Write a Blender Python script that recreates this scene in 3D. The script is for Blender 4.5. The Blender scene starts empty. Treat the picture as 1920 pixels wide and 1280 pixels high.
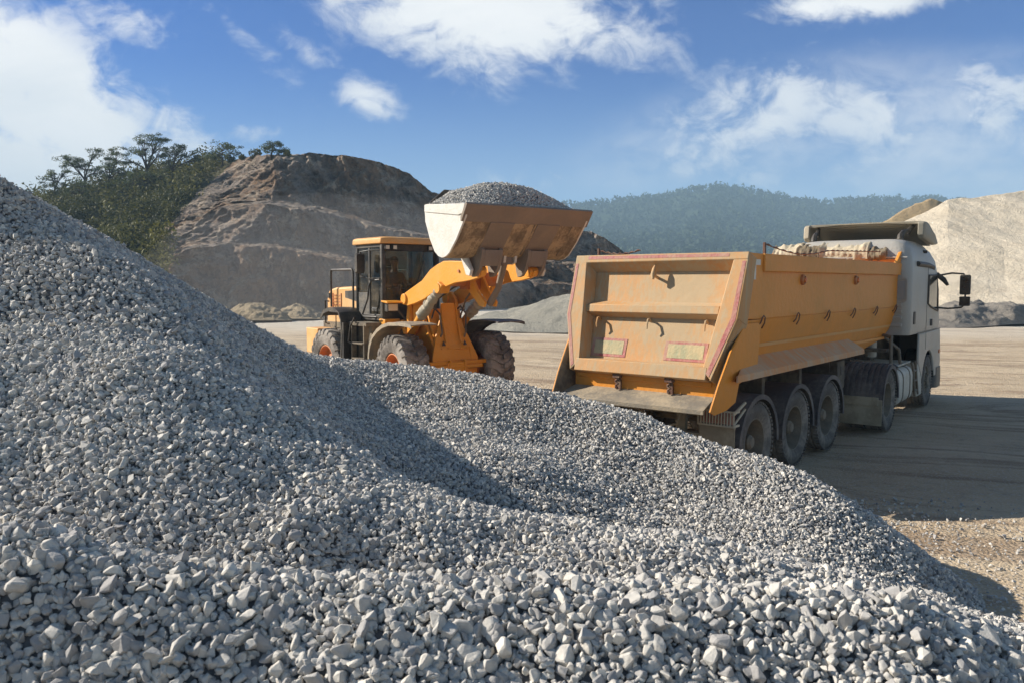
import bpy, bmesh, math, random
import numpy as np
from mathutils import Matrix, Vector

random.seed(7)
RNG = np.random.default_rng(11)
sc = bpy.context.scene
COL = sc.collection
PI = math.pi
rad = math.radians

# ------------------------------------------------------------------ camera model
CAM_H, FPX = 2.57, 1500.0
PH = math.atan(111 / FPX)
CP, SP = math.cos(PH), math.sin(PH)


def ray(px, py):
    u = (px - 960) / FPX
    v = (640 - py) / FPX
    return u, CP + v * SP, -SP + v * CP


def at(px, py, Y):
    """the point of the place seen in direction (px, py), Y metres ahead"""
    u, y, z = ray(px, py)
    k = Y / y
    return (u * k, Y, CAM_H + z * k)


cam_d = bpy.data.cameras.new('camera')
cam = bpy.data.objects.new('camera', cam_d)
COL.objects.link(cam)
cam.location = (0, 0, CAM_H)
cam.rotation_euler = (PI / 2 - PH, 0, 0)
cam_d.sensor_width = 36
cam_d.lens = 36 * FPX / 1920
cam_d.clip_start = 0.05
cam_d.clip_end = 8000
cam_d.dof.use_dof = True
cam_d.dof.focus_distance = 9
cam_d.dof.aperture_fstop = 9
sc.camera = cam

# ------------------------------------------------------------------ noise (numpy)


def _h(ix, iy, iz):
    h = (ix.astype(np.uint32) * np.uint32(374761393) + iy.astype(np.uint32) * np.uint32(668265263)
         + iz.astype(np.uint32) * np.uint32(2246822519))
    h = (h ^ (h >> np.uint32(13))) * np.uint32(1274126177)
    h = h ^ (h >> np.uint32(16))
    return h.astype(np.float64) / 4294967295.0


def vnoise(P):
    P = np.asarray(P, float)
    i = np.floor(P).astype(np.int64)
    f = P - i
    f = f * f * (3 - 2 * f)
    r = 0
    for dx in (0, 1):
        for dy in (0, 1):
            for dz in (0, 1):
                w = (f[:, 0] if dx else 1 - f[:, 0]) * (f[:, 1] if dy else 1 - f[:, 1]) * (f[:, 2] if dz else 1 - f[:, 2])
                r = r + w * _h(i[:, 0] + dx, i[:, 1] + dy, i[:, 2] + dz)
    return r * 2 - 1


def fbm(P, oct=4, lac=2.1, gain=.5):
    P = np.asarray(P, float)
    a, s, t = 1.0, 0, 0
    for k in range(oct):
        s = s + a * vnoise(P + 17.3 * k)
        t += a
        P = P * lac
        a *= gain
    return s / t

# ------------------------------------------------------------------ materials


def lin(r, g, b):
    return tuple((c / 255 / 12.92 if c / 255 <= .04045 else ((c / 255 + .055) / 1.055) ** 2.4) for c in (r, g, b)) + (1,)


class NT:
    """small node-tree helper"""

    def __init__(self, tree):
        self.t = tree
        self.n = tree.nodes
        self.l = tree.links

    def node(self, typ, **kw):
        n = self.n.new(typ)
        for k, v in kw.items():
            setattr(n, k, v)
        return n

    def put(self, sock, v):
        if isinstance(v, bpy.types.NodeSocket):
            self.l.new(v, sock)
        elif v is not None:
            sock.default_value = v

    def math(self, op, a, b=None, c=None, clamp=False):
        n = self.node('ShaderNodeMath', operation=op, use_clamp=clamp)
        self.put(n.inputs[0], a)
        if b is not None:
            self.put(n.inputs[1], b)
        if c is not None:
            self.put(n.inputs[2], c)
        return n.outputs[0]

    def mix(self, f, a, b, blend='MIX'):
        n = self.node('ShaderNodeMix', data_type='RGBA', blend_type=blend)
        self.put(n.inputs[0], f)
        self.put(n.inputs[6], a)
        self.put(n.inputs[7], b)
        return n.outputs[2]

    def noise(self, vec, scale, detail=4, rough=.55, dist=0):
        n = self.node('ShaderNodeTexNoise')
        self.put(n.inputs['Vector'], vec)
        n.inputs['Scale'].default_value = scale
        n.inputs['Detail'].default_value = detail
        n.inputs['Roughness'].default_value = rough
        n.inputs['Distortion'].default_value = dist
        return n.outputs[0]

    def ramp(self, f, a, b, lo=0., hi=1.):
        n = self.node('ShaderNodeMapRange', interpolation_type='SMOOTHSTEP')
        self.put(n.inputs[0], f)
        n.inputs[1].default_value = a
        n.inputs[2].default_value = b
        n.inputs[3].default_value = lo
        n.inputs[4].default_value = hi
        return n.outputs[0]

    def mapping(self, vec, scale=(1, 1, 1), rot=(0, 0, 0), loc=(0, 0, 0)):
        n = self.node('ShaderNodeMapping')
        self.put(n.inputs[0], vec)
        n.inputs['Scale'].default_value = scale
        n.inputs['Rotation'].default_value = rot
        n.inputs['Location'].default_value = loc
        return n.outputs[0]

    def coord(self, which='Object'):
        return self.node('ShaderNodeTexCoord').outputs[which]


def new_mat(name):
    m = bpy.data.materials.new(name)
    m.use_nodes = True
    t = NT(m.node_tree)
    b = m.node_tree.nodes['Principled BSDF']
    return m, t, b


DUST = lin(178, 160, 132)


def dusty(name, col, rough=.55, metal=0., dust=.35, scale=2.5, streak=None, bump=.02, dcol=DUST, spec=.4, fine=.25, wear=None):
    """painted or rubber surface under patchy quarry dust"""
    m, t, b = new_mat(name)
    co = t.coord()
    n1 = t.noise(co, scale, 6, .62)
    n2 = t.noise(co, scale * 9, 4, .6)
    base = t.mix(t.math('MULTIPLY', n2, fine), col, tuple(c * .62 for c in col[:3]) + (1,))
    f = t.ramp(t.math('ADD', n1, t.math('MULTIPLY', t.math('SUBTRACT', n2, .5), .35)), .36, .72)
    f = t.math('MULTIPLY', f, dust * 1.5)
    f = t.math('ADD', f, dust * .3, clamp=True)
    if streak:
        s = t.noise(t.mapping(co, streak), 1, 4, .6)
        f = t.math('ADD', f, t.math('MULTIPLY', t.ramp(s, .42, .7), dust * .9), clamp=True)
    c = t.mix(f, base, dcol)
    if wear:
        w = t.noise(co, 14, 5, .7)
        c = t.mix(t.ramp(w, .66, .72), c, wear)
    t.put(b.inputs['Base Color'], c)
    t.put(b.inputs['Roughness'], t.math('ADD', t.math('MULTIPLY', f, .35), rough, clamp=True))
    b.inputs['Metallic'].default_value = metal
    b.inputs['Specular IOR Level'].default_value = spec
    if bump:
        bn = t.node('ShaderNodeBump')
        bn.inputs['Strength'].default_value = .35
        bn.inputs['Distance'].default_value = bump
        t.put(bn.inputs['Height'], n2)
        t.put(b.inputs['Normal'], bn.outputs[0])
    return m


ORANGE = lin(226, 132, 22)
M = {}
M['orange'] = dusty('orange_paint', ORANGE, .42, dust=.12, scale=1.6)
M['orange_side'] = dusty('tub_orange_paint', lin(228, 144, 38), .45, dust=.2, scale=1.1, streak=(1.2, 1.2, .25), dcol=lin(196, 150, 92))
M['orange_dusty'] = dusty('dusty_orange_paint', lin(214, 136, 60), .55, dust=.6, scale=.6, streak=(14, 3.0, 3), dcol=lin(196, 166, 134), fine=.15)
M['tailgate'] = dusty('tailgate_dust', lin(196, 138, 74), .6, dust=.7, scale=.6, streak=(26, 26, .2), dcol=lin(184, 160, 126), fine=.1)
M['loader_orange'] = dusty('loader_orange_paint', lin(226, 150, 34), .42, dust=.14, scale=2, dcol=lin(206, 168, 112))
M['loader_rust'] = dusty('loader_lower_orange', lin(186, 100, 28), .55, dust=.25, scale=3, wear=lin(110, 66, 36))
M['pale_orange'] = dusty('faded_orange_paint', lin(222, 160, 84), .5, dust=.35, scale=2, dcol=lin(214, 182, 138))
M['white'] = dusty('white_truck_paint', lin(166, 163, 156), .35, dust=.28, scale=1.6, dcol=lin(190, 178, 156), fine=.08)
M['spoiler'] = dusty('grey_beige_plastic', lin(150, 144, 128), .5, dust=.3, scale=2)
M['offwhite'] = dusty('off_white_plastic', lin(206, 200, 186), .5, dust=.3, scale=2)
M['bucket_white'] = dusty('worn_pale_bucket_steel', lin(214, 212, 204), .5, dust=.25, scale=3, fine=.15, wear=lin(90, 80, 70))
M['steel'] = dusty('worn_brown_steel', lin(122, 110, 98), .6, metal=.1, dust=.3, scale=2.2, streak=(1, 1, .4), dcol=lin(146, 130, 112))
M['caked'] = dusty('mud_caked_steel', lin(88, 74, 60), .85, dust=.62, scale=3.0, streak=(.8, 6, .8), dcol=lin(166, 146, 116), bump=.06, fine=.8)
M['grey_steel'] = dusty('dusty_grey_steel', lin(120, 114, 104), .6, metal=.1, dust=.5, scale=3)
M['chassis'] = dusty('dark_chassis_paint', lin(66, 60, 54), .7, dust=.5, scale=2.2, dcol=lin(146, 132, 110))
M['black'] = dusty('black_plastic', lin(28, 28, 30), .5, dust=.12, scale=3)
M['fender'] = dusty('dark_fender_plastic', lin(66, 62, 63), .6, dust=.45, scale=2.0, dcol=lin(142, 130, 120))
M['tyre'] = dusty('dusty_tyre_rubber', lin(80, 76, 73), .85, dust=.6, scale=2.0, dcol=lin(152, 142, 130), spec=.2)
M['tyre_loader'] = dusty('loader_tyre_rubber', lin(70, 64, 60), .85, dust=.6, scale=1.8, dcol=lin(164, 156, 146), spec=.2)
M['rim_grey'] = dusty('dusty_wheel_steel', lin(112, 102, 88), .6, metal=.05, dust=.4, scale=4, dcol=lin(150, 136, 116))
M['guard'] = dusty('pale_guard_paint', lin(196, 184, 158), .6, dust=.4, scale=4)
M['cab_pane'] = dusty('dusty_back_pane', lin(150, 154, 156), .3, dust=.3, scale=3)
M['rim_orange'] = dusty('orange_wheel_steel', lin(208, 112, 44), .55, dust=.4, scale=3, dcol=lin(176, 140, 108))
M['beige_rubber'] = dusty('dusty_mudflap', lin(140, 128, 106), .8, dust=.6, scale=1.8, dcol=lin(182, 168, 142))
M['tape_red'] = dusty('red_reflective_tape', lin(160, 52, 58), .45, dust=.5, scale=3, streak=(9, 9, .4), dcol=lin(182, 144, 122))
M['tape_white'] = dusty('white_reflective_tape', lin(220, 214, 200), .4, dust=.2)
M['panel_green'] = dusty('retro_panel', lin(140, 144, 108), .5, dust=.7, scale=3, streak=(9, 9, .5), dcol=lin(190, 172, 132))
M['lamp_red'] = dusty('red_lamp_lens', lin(170, 36, 24), .25, dust=.3, scale=5)
M['lamp_amber'] = dusty('amber_lamp_lens', lin(222, 110, 22), .25, dust=.12, scale=5)
M['lamp_clear'] = dusty('clear_lamp_lens', lin(220, 214, 196), .2, dust=.2, scale=8)
M['silver_wrap'] = dusty('silver_wrap_cloth', lin(176, 168, 148), .6, dust=.3, scale=9, bump=.05, fine=.6)
M['chrome'] = dusty('cylinder_rod_steel', lin(170, 150, 130), .3, metal=.7, dust=.3)
M['tarp'] = dusty('pale_canvas', lin(206, 192, 164), .8, dust=.35, scale=2.2, dcol=lin(150, 136, 112), fine=.4)
M['dark_tarp'] = dusty('brown_canvas_fold', lin(96, 84, 66), .8, dust=.3, scale=3)
M['rust'] = dusty('rusty_chain', lin(92, 52, 40), .7, dust=.2, scale=9)
M['cab_trim'] = dusty('dark_grey_cab_panel', lin(66, 68, 70), .45, dust=.25, scale=2)
M['seat'] = dusty('dark_seat_cloth', lin(40, 40, 44), .8, dust=.08)
M['skin'] = dusty('skin', lin(172, 120, 92), .6, dust=0, bump=0, fine=.1)
M['hair'] = dusty('dark_hair', lin(32, 26, 22), .7, dust=0)
M['shirt'] = dusty('dark_work_shirt', lin(52, 58, 68), .8, dust=.08, scale=4)
M['trousers'] = dusty('blue_trousers', lin(44, 50, 66), .8, dust=.1, scale=4)


def glass(name, tint, rough=.03, alpha=.45):
    m, t, b = new_mat(name)
    tr = t.node('ShaderNodeBsdfTransparent')
    tr.inputs[0].default_value = tint
    gl = t.node('ShaderNodeBsdfGlossy')
    gl.inputs[0].default_value = (.9, .95, 1, 1)
    gl.inputs['Roughness'].default_value = rough
    df = t.node('ShaderNodeBsdfDiffuse')
    df.inputs[0].default_value = DUST
    fr = t.node('ShaderNodeFresnel')
    fr.inputs[0].default_value = 1.28
    mx = t.node('ShaderNodeMixShader')
    t.put(mx.inputs[0], fr.outputs[0])
    t.l.new(tr.outputs[0], mx.inputs[1])
    t.l.new(gl.outputs[0], mx.inputs[2])
    m2 = t.node('ShaderNodeMixShader')
    n = t.noise(t.coord(), 3.5, 5, .6)
    t.put(m2.inputs[0], t.ramp(n, .35, .8, .03, .22))
    t.l.new(mx.outputs[0], m2.inputs[1])
    t.l.new(df.outputs[0], m2.inputs[2])
    t.l.new(m2.outputs[0], t.n['Material Output'].inputs[0])
    return m


M['glass'] = glass('cab_glass', (.62, .68, .68, 1))
M['glass_dark'] = dusty('dark_window_glass', lin(26, 34, 36), .06, dust=.08, spec=.8, bump=0)
M['mirror'] = dusty('mirror_glass', lin(150, 160, 150), .06, metal=.9, dust=.05, bump=0)

# ------------------------------------------------------------------ mesh builder


class MB:
    def __init__(s):
        s.v, s.f, s.m = [], [], []

    def add(s, verts, faces, mi=0):
        o = len(s.v)
        s.v += [tuple(p) for p in verts]
        s.f += [tuple(i + o for i in f) for f in faces]
        s.m += [mi] * len(faces)
        return s

    def box(s, x0, x1, y0, y1, z0, z1, mi=0):
        v = [(x, y, z) for x in (x0, x1) for y in (y0, y1) for z in (z0, z1)]
        return s.add(v, [(0, 1, 3, 2), (4, 6, 7, 5), (0, 4, 5, 1), (2, 3, 7, 6), (0, 2, 6, 4), (1, 5, 7, 3)], mi)

    def prism(s, poly, off, mi=0):
        n = len(poly)
        a = [tuple(p) for p in poly]
        b = [(p[0] + off[0], p[1] + off[1], p[2] + off[2]) for p in poly]
        f = [tuple(range(n)), tuple(range(2 * n - 1, n - 1, -1))]
        f += [(i, (i + 1) % n, n + (i + 1) % n, n + i) for i in range(n)]
        return s.add(a + b, f, mi)

    def plate(s, xz, y0, y1, mi=0):
        return s.prism([(x, y0, z) for x, z in xz], (0, y1 - y0, 0), mi)

    def tube(s, pts, r, n=8, mi=0, cap=True):
        pts = [Vector(p) for p in pts]
        rs = r if isinstance(r, (list, tuple)) else [r] * len(pts)
        vs, fs = [], []
        up = Vector((0, 0, 1))
        prev = None
        for i, p in enumerate(pts):
            d = (pts[min(i + 1, len(pts) - 1)] - pts[max(i - 1, 0)]).normalized()
            if prev is None:
                a = d.cross(up)
                if a.length < 1e-3:
                    a = d.cross(Vector((1, 0, 0)))
            else:
                a = prev - d * prev.dot(d)
            a.normalize()
            prev = a.copy()
            b = d.cross(a)
            for k in range(n):
                t = 2 * PI * k / n
                q = p + (a * math.cos(t) + b * math.sin(t)) * rs[i]
                vs.append(tuple(q))
        for i in range(len(pts) - 1):
            for k in range(n):
                fs.append((i * n + k, i * n + (k + 1) % n, (i + 1) * n + (k + 1) % n, (i + 1) * n + k))
        if cap:
            fs.append(tuple(range(n - 1, -1, -1)))
            fs.append(tuple((len(pts) - 1) * n + k for k in range(n)))
        return s.add(vs, fs, mi)

    def lathe(s, prof, c=(0, 0, 0), n=40, mi=0, closed=False):
        """prof: (radius, y); axis along y"""
        vs, fs = [], []
        for r, y in prof:
            for k in range(n):
                t = 2 * PI * k / n
                vs.append((c[0] + r * math.cos(t), c[1] + y, c[2] + r * math.sin(t)))
        m = len(prof)
        for i in range(m if closed else m - 1):
            j = (i + 1) % m
            for k in range(n):
                fs.append((i * n + k, i * n + (k + 1) % n, j * n + (k + 1) % n, j * n + k))
        return s.add(vs, fs, mi)

    def loft(s, rings, mi=0, cap=True):
        n = len(rings[0])
        vs = [p for r in rings for p in r]
        fs = []
        for i in range(len(rings) - 1):
            for k in range(n):
                fs.append((i * n + k, i * n + (k + 1) % n, (i + 1) * n + (k + 1) % n, (i + 1) * n + k))
        if cap:
            fs.append(tuple(range(n)))
            fs.append(tuple((len(rings) - 1) * n + k for k in range(n)))
        return s.add(vs, fs, mi)

    def sheet(s, rows, thick, mi=0):
        """rows of points -> a plate of the given thickness vector"""
        a = len(rows)
        n = len(rows[0])
        top = [p for r in rows for p in r]
        bot = [(p[0] + thick[0], p[1] + thick[1], p[2] + thick[2]) for p in top]
        o = len(top)
        fs = []
        for i in range(a - 1):
            for k in range(n - 1):
                q = (i * n + k, i * n + k + 1, (i + 1) * n + k + 1, (i + 1) * n + k)
                fs.append(q)
                fs.append(tuple(x + o for x in reversed(q)))
        edge = [k for k in range(n)] + [i * n + n - 1 for i in range(1, a)] + [(a - 1) * n + k for k in range(n - 2, -1, -1)] + [i * n for i in range(a - 2, 0, -1)]
        for i in range(len(edge)):
            p, q = edge[i], edge[(i + 1) % len(edge)]
            fs.append((q, p, p + o, q + o))
        return s.add(top + bot, fs, mi)

    def build(s, name, mats, parent=None, smooth=40, bevel=0., xf=None, seg=2):
        me = bpy.data.meshes.new(name)
        vs = s.v
        if xf is not None:
            vs = [tuple(xf @ Vector(p)) for p in vs]
        me.from_pydata(vs, [], s.f)
        if not isinstance(mats, (list, tuple)):
            mats = [mats]
        for m in mats:
            me.materials.append(m)
        me.polygons.foreach_set('material_index', s.m)
        bm = bmesh.new()
        bm.from_mesh(me)
        bmesh.ops.recalc_face_normals(bm, faces=bm.faces)
        bm.to_mesh(me)
        bm.free()
        if smooth:
            me.polygons.foreach_set('use_smooth', [True] * len(me.polygons))
            me.set_sharp_from_angle(angle=rad(smooth))
        o = bpy.data.objects.new(name, me)
        COL.objects.link(o)
        if parent is not None:
            o.parent = parent
        if bevel:
            b = o.modifiers.new('bevel', 'BEVEL')
            b.width = bevel
            b.segments = seg
            b.limit_method = 'ANGLE'
            b.angle_limit = rad(35)
            b.harden_normals = False
        return o


def thing(name, label, cat, loc=(0, 0, 0), rz=0, group=None):
    o = bpy.data.objects.new(name, None)
    COL.objects.link(o)
    o.location = loc
    o.rotation_euler = (0, 0, rz)
    return tag(o, label, cat, group)


def tag(o, label=None, cat=None, group=None, kind=None):
    if label:
        o['label'] = label
    if cat:
        o['category'] = cat
    if group:
        o['group'] = group
    if kind:
        o['kind'] = kind
    return o


def raw_mesh(name, V, F, mats, smooth=False, attr=None, mi=None):
    """V (n,3) array, F (m,3|4) array -> object, fast"""
    me = bpy.data.meshes.new(name)
    V = np.ascontiguousarray(V, np.float32)
    F = np.ascontiguousarray(F, np.int32)
    k = F.shape[1]
    me.vertices.add(len(V))
    me.vertices.foreach_set('co', V.ravel())
    me.loops.add(F.size)
    me.loops.foreach_set('vertex_index', F.ravel())
    me.polygons.add(len(F))
    me.polygons.foreach_set('loop_start', np.arange(0, F.size, k, dtype=np.int32))
    if smooth is not None:
        me.polygons.foreach_set('use_smooth', np.full(len(F), bool(smooth)))
    for m in mats:
        me.materials.append(m)
    if mi is not None:
        me.polygons.foreach_set('material_index', np.ascontiguousarray(mi, np.int32))
    if attr is not None:
        a = me.attributes.new('tone', 'FLOAT', 'FACE')
        a.data.foreach_set('value', np.ascontiguousarray(attr, np.float32))
    me.update(calc_edges=True)
    me.validate()
    o = bpy.data.objects.new(name, me)
    COL.objects.link(o)
    return o


def lattice(P):
    """P (r,c,3) -> V,F quads"""
    r, c = P.shape[:2]
    idx = np.arange(r * c).reshape(r, c)
    F = np.stack([idx[:-1, :-1], idx[:-1, 1:], idx[1:, 1:], idx[1:, :-1]], -1).reshape(-1, 4)
    return P.reshape(-1, 3), F


# ================================================================== LIGHT AND SKY
SUN_EL, SUN_AZ = rad(29), rad(14)
to_sun = Vector((-math.cos(SUN_EL) * math.cos(SUN_AZ), math.cos(SUN_EL) * math.sin(SUN_AZ), math.sin(SUN_EL)))
sd = bpy.data.lights.new('sun', 'SUN')
sd.energy = 5.0
sd.angle = rad(.5)
sd.color = (1, .93, .83)
so = bpy.data.objects.new('sun', sd)
COL.objects.link(so)
so.rotation_euler = to_sun.to_track_quat('Z', 'Y').to_euler()

wd = bpy.data.worlds.new('World')
sc.world = wd
wd.use_nodes = True
w = NT(wd.node_tree)
w.n.clear()
sky = w.node('ShaderNodeTexSky', sky_type='NISHITA')
sky.sun_disc = False
sky.sun_elevation = SUN_EL
sky.sun_rotation = rad(280)
sky.air_density = 1.0
sky.dust_density = .1
sky.ozone_density = 2.0
gen = w.coord('Generated')
sep = w.node('ShaderNodeSeparateXYZ')
w.l.new(gen, sep.inputs[0])
ay = w.math('MAXIMUM', w.math('ABSOLUTE', sep.outputs[1]), .12)
U = w.math('DIVIDE', sep.outputs[0], ay)
V = w.math('DIVIDE', sep.outputs[2], ay)


def uv(px, py):
    a, b, c = ray(px, py)
    return a / b, c / b


cmb = w.node('ShaderNodeCombineXYZ')
w.put(cmb.inputs[0], U)
w.put(cmb.inputs[1], w.math('MULTIPLY', V, 1.45))
cvec = cmb.outputs[0]
n_big = w.noise(cvec, 8, 12, .62, .5)
n_fine = w.noise(w.mapping(cvec, (1, 1, 1), (0, 0, .5), (3, 1, 0)), 22, 8, .64, .9)
n_soft = w.noise(w.mapping(cvec, (1, 1.5, 1), (0, 0, -.25), (7, 2, 0)), 4, 8, .6, .5)
dens = None
#        px    py   rx   ry  rot  strength
CLOUDS = [(40, 170, 330, 150, -33, 1.25), (120, 310, 330, 130, -14, 1.15), (-180, 120, 260, 260, 0, 1.2), (330, 260, 95, 62, -28, .85), (230, 190, 110, 60, -35, .7),
          (900, 10, 300, 100, -10, 1.25), (720, 20, 200, 62, -30, .9), (900, 115, 95, 60, -20, .75), (1060, 45, 110, 70, 10, .8), (690, 190, 72, 42, -25, .8),
          (470, 85, 160, 30, -40, .56), (240, 40, 160, 45, -15, .62), (560, 85, 90, 26, -30, .5), (500, 130, 60, 20, -40, .5), (1590, 5, 200, 38, 6, 1.1),
          (1430, 205, 210, 95, 20, .8), (1620, 205, 240, 95, -4, .74), (1840, 205, 280, 100, 10, .72), (1330, 285, 210, 50, 10, .62), (1600, 300, 320, 60, 4, .54), (1830, 330, 180, 55, 0, .52),
          (1270, 95, 60, 22, -50, .42), (470, 250, 70, 20, 0, .5), (1180, 5, 90, 30, 0, .55), (1100, 340, 260, 40, 0, .4)]
for px, py, rx, ry, rot, st in CLOUDS:
    cu, cv = uv(px, py)
    a, b = rx / FPX, ry / FPX
    cr, sr = math.cos(rad(rot)), math.sin(rad(rot))
    du = w.math('SUBTRACT', U, cu)
    dv = w.math('SUBTRACT', V, cv)
    e1 = w.math('MULTIPLY_ADD', du, cr / a, w.math('MULTIPLY', dv, sr / a))
    e2 = w.math('MULTIPLY_ADD', du, -sr / b, w.math('MULTIPLY', dv, cr / b))
    d = w.math('SQRT', w.math('ADD', w.math('MULTIPLY', e1, e1), w.math('MULTIPLY', e2, e2)))
    k = w.ramp(d, .1, 1.75, st, 0)
    dens = k if dens is None else w.math('MAXIMUM', dens, k)
# clouds only ahead of the camera; unseen scatter elsewhere, added to whiten fill light
front = w.ramp(sep.outputs[1], -.05, .15)
scatter = w.ramp(n_soft, .5, .72, .0, .75)
dens = w.math('MULTIPLY_ADD', w.math('SUBTRACT', dens, scatter), front, scatter)
alpha = w.math('ADD', dens, w.math('MULTIPLY', w.math('SUBTRACT', n_big, .5), 2.3))
alpha = w.math('ADD', alpha, w.math('MULTIPLY', w.math('SUBTRACT', n_fine, .5), 1.2))
alpha = w.math('MULTIPLY', w.ramp(alpha, .28, 1.05), w.ramp(dens, .25, 1.0, .5, 1.0))
alpha = w.math('MULTIPLY', alpha, w.ramp(dens, .03, .3))
# thin high veil on the right
for px, py, rx, ry, rot, st in [(1480, 225, 330, 90, 12, .58), (1780, 230, 330, 110, 6, .55), (1340, 295, 230, 50, 8, .45), (1640, 310, 330, 60, 2, .42), (1840, 340, 160, 40, 0, .4)]:
    cu, cv = uv(px, py)
    cr, sr = math.cos(rad(rot)), math.sin(rad(rot))
    du = w.math('SUBTRACT', U, cu)
    dv = w.math('SUBTRACT', V, cv)
    e1 = w.math('MULTIPLY_ADD', du, cr * FPX / rx, w.math('MULTIPLY', dv, sr * FPX / rx))
    e2 = w.math('MULTIPLY_ADD', du, -sr * FPX / ry, w.math('MULTIPLY', dv, cr * FPX / ry))
    d = w.math('SQRT', w.math('ADD', w.math('MULTIPLY', e1, e1), w.math('MULTIPLY', e2, e2)))
    k = w.math('MULTIPLY', w.ramp(d, .25, 1.5, st, 0), w.ramp(w.math('ADD', n_soft, w.math('MULTIPLY', n_fine, .5)), .55, .95, .1, 1.0))
    k = w.math('MULTIPLY', k, front)
    alpha = w.math('MAXIMUM', alpha, k)
alpha = w.math('MULTIPLY', alpha, w.ramp(sep.outputs[2], -.01, .02))
tone = w.math('ADD', w.ramp(n_soft, .3, .7, .68, 1.0), 0)
# sky set deepest ahead of camera; paler overhead and behind to neutralise fill light
g_dir = w.mix(w.ramp(sep.outputs[1], .25, .8), (.62, .68, .74, 1), (.025, .31, .82, 1))
gain = w.mix(1.0, sky.outputs[0], g_dir, 'MULTIPLY')
hz = w.ramp(sep.outputs[2], -.02, .26, .8, 0)
skyc = w.mix(hz, gain, (3.6, 5.6, 7.6, 1))
SKY = .07
b1 = w.node('ShaderNodeBackground')
w.put(b1.inputs[0], skyc)
b1.inputs[1].default_value = SKY
b2 = w.node('ShaderNodeBackground')
cc = w.mix(tone, (.52, .60, .68, 1), (.98, .97, .95, 1))
w.put(b2.inputs[0], cc)
b2.inputs[1].default_value = .62
ms = w.node('ShaderNodeMixShader')
w.put(ms.inputs[0], alpha)
w.l.new(b1.outputs[0], ms.inputs[1])
w.l.new(b2.outputs[0], ms.inputs[2])
wo = w.node('ShaderNodeOutputWorld')
w.l.new(ms.outputs[0], wo.inputs[0])

sc.view_settings.view_transform = 'Standard'
sc.view_settings.look = 'None'
sc.view_settings.exposure = 0.9
sc.view_settings.gamma = 1

# ================================================================== GROUND


def ground_material():
    m, t, b = new_mat('quarry_floor')
    co = t.coord()
    n0 = t.noise(co, .12, 5, .6)
    n1 = t.noise(co, .45, 6, .6)
    n2 = t.noise(co, 5, 6, .65)
    n3 = t.noise(co, 30, 4, .7)
    vo = t.node('ShaderNodeTexVoronoi')
    vo.inputs['Scale'].default_value = 26
    t.put(vo.inputs['Vector'], co)
    warp = t.node('ShaderNodeVectorMath', operation='ADD')
    t.put(warp.inputs[0], co)
    sw = t.node('ShaderNodeVectorMath', operation='SCALE')
    nc = t.node('ShaderNodeTexNoise')
    nc.inputs['Scale'].default_value = .09
    t.put(nc.inputs['Vector'], co)
    t.l.new(nc.outputs['Color'], sw.inputs[0])
    sw.inputs['Scale'].default_value = 9
    t.l.new(sw.outputs[0], warp.inputs[1])
    # tyre tracks: long wandering streaks along the haul road
    tr = t.noise(t.mapping(t.mapping(warp.outputs[0], (1, 1, 1), (0, 0, rad(24))), (.10, 1.7, 1)), 1, 5, .62, .3)
    tr2 = t.noise(t.mapping(t.mapping(warp.outputs[0], (1, 1, 1), (0, 0, rad(-22))), (.07, .8, 1)), 1, 6, .62, .5)
    c = t.mix(t.ramp(n1, .3, .7), lin(206, 186, 156), lin(186, 164, 134))
    c = t.mix(t.math('MULTIPLY', t.ramp(tr, .50, .62), .75), c, lin(146, 122, 98))
    c = t.mix(t.math('MULTIPLY', t.ramp(tr2, .5, .75), .3), c, lin(222, 208, 184))
    c = t.mix(t.math('MULTIPLY', t.ramp(n2, .5, .72), .5), c, lin(152, 136, 118))
    grit = t.math('MULTIPLY', t.ramp(n3, .5, .68), t.ramp(n1, .3, .6, .35, .8))
    c = t.mix(grit, c, lin(206, 198, 186))
    c = t.mix(t.math('MULTIPLY', t.ramp(vo.outputs['Distance'], .28, .05), t.ramp(n2, .45, .6, 0, .6)), c, lin(150, 142, 132))
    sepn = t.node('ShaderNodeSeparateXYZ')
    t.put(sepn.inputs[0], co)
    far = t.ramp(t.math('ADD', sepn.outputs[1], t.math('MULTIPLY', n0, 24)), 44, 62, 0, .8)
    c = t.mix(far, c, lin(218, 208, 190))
    t.put(b.inputs['Base Color'], c)
    b.inputs['Roughness'].default_value = .95
    b.inputs['Specular IOR Level'].default_value = .15
    h = t.math('ADD', t.math('MULTIPLY', n2, .7), t.math('MULTIPLY', n3, .5))
    h = t.math('ADD', h, t.math('MULTIPLY', tr, 2.6))
    h = t.math('SUBTRACT', h, t.math('MULTIPLY', vo.outputs['Distance'], .35))
    bn = t.node('ShaderNodeBump')
    bn.inputs['Strength'].default_value = .9
    bn.inputs['Distance'].default_value = .07
    t.put(bn.inputs['Height'], h)
    t.put(b.inputs['Normal'], bn.outputs[0])
    return m


gx = np.unique(np.concatenate([np.linspace(-2400, -60, 14), np.linspace(-60, -12, 50), np.linspace(-12, 16, 240), np.linspace(16, 60, 60), np.linspace(60, 2400, 14)]))
gy = np.unique(np.concatenate([np.linspace(-400, -2, 8), np.linspace(-2, 26, 240), np.linspace(26, 70, 80), np.linspace(70, 1560, 20)]))
GX, GY = np.meshgrid(gx, gy)
gp = np.stack([GX.ravel(), GY.ravel(), np.zeros(GX.size)], 1)
R_ = rad(38)
gv = gp[:, 0] * math.cos(-.42) + gp[:, 1] * math.sin(-.42)
gu = -gp[:, 0] * math.sin(-.42) + gp[:, 1] * math.cos(-.42)
gz = .03 * fbm(gp * .8, 4) + .035 * fbm(np.stack([gu * 1.7, gv * .14, gu * 0], 1), 3)
near_truck = np.exp(-((gp[:, 0] - 5) ** 2 + (gp[:, 1] - 13) ** 2) / 40)
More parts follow.
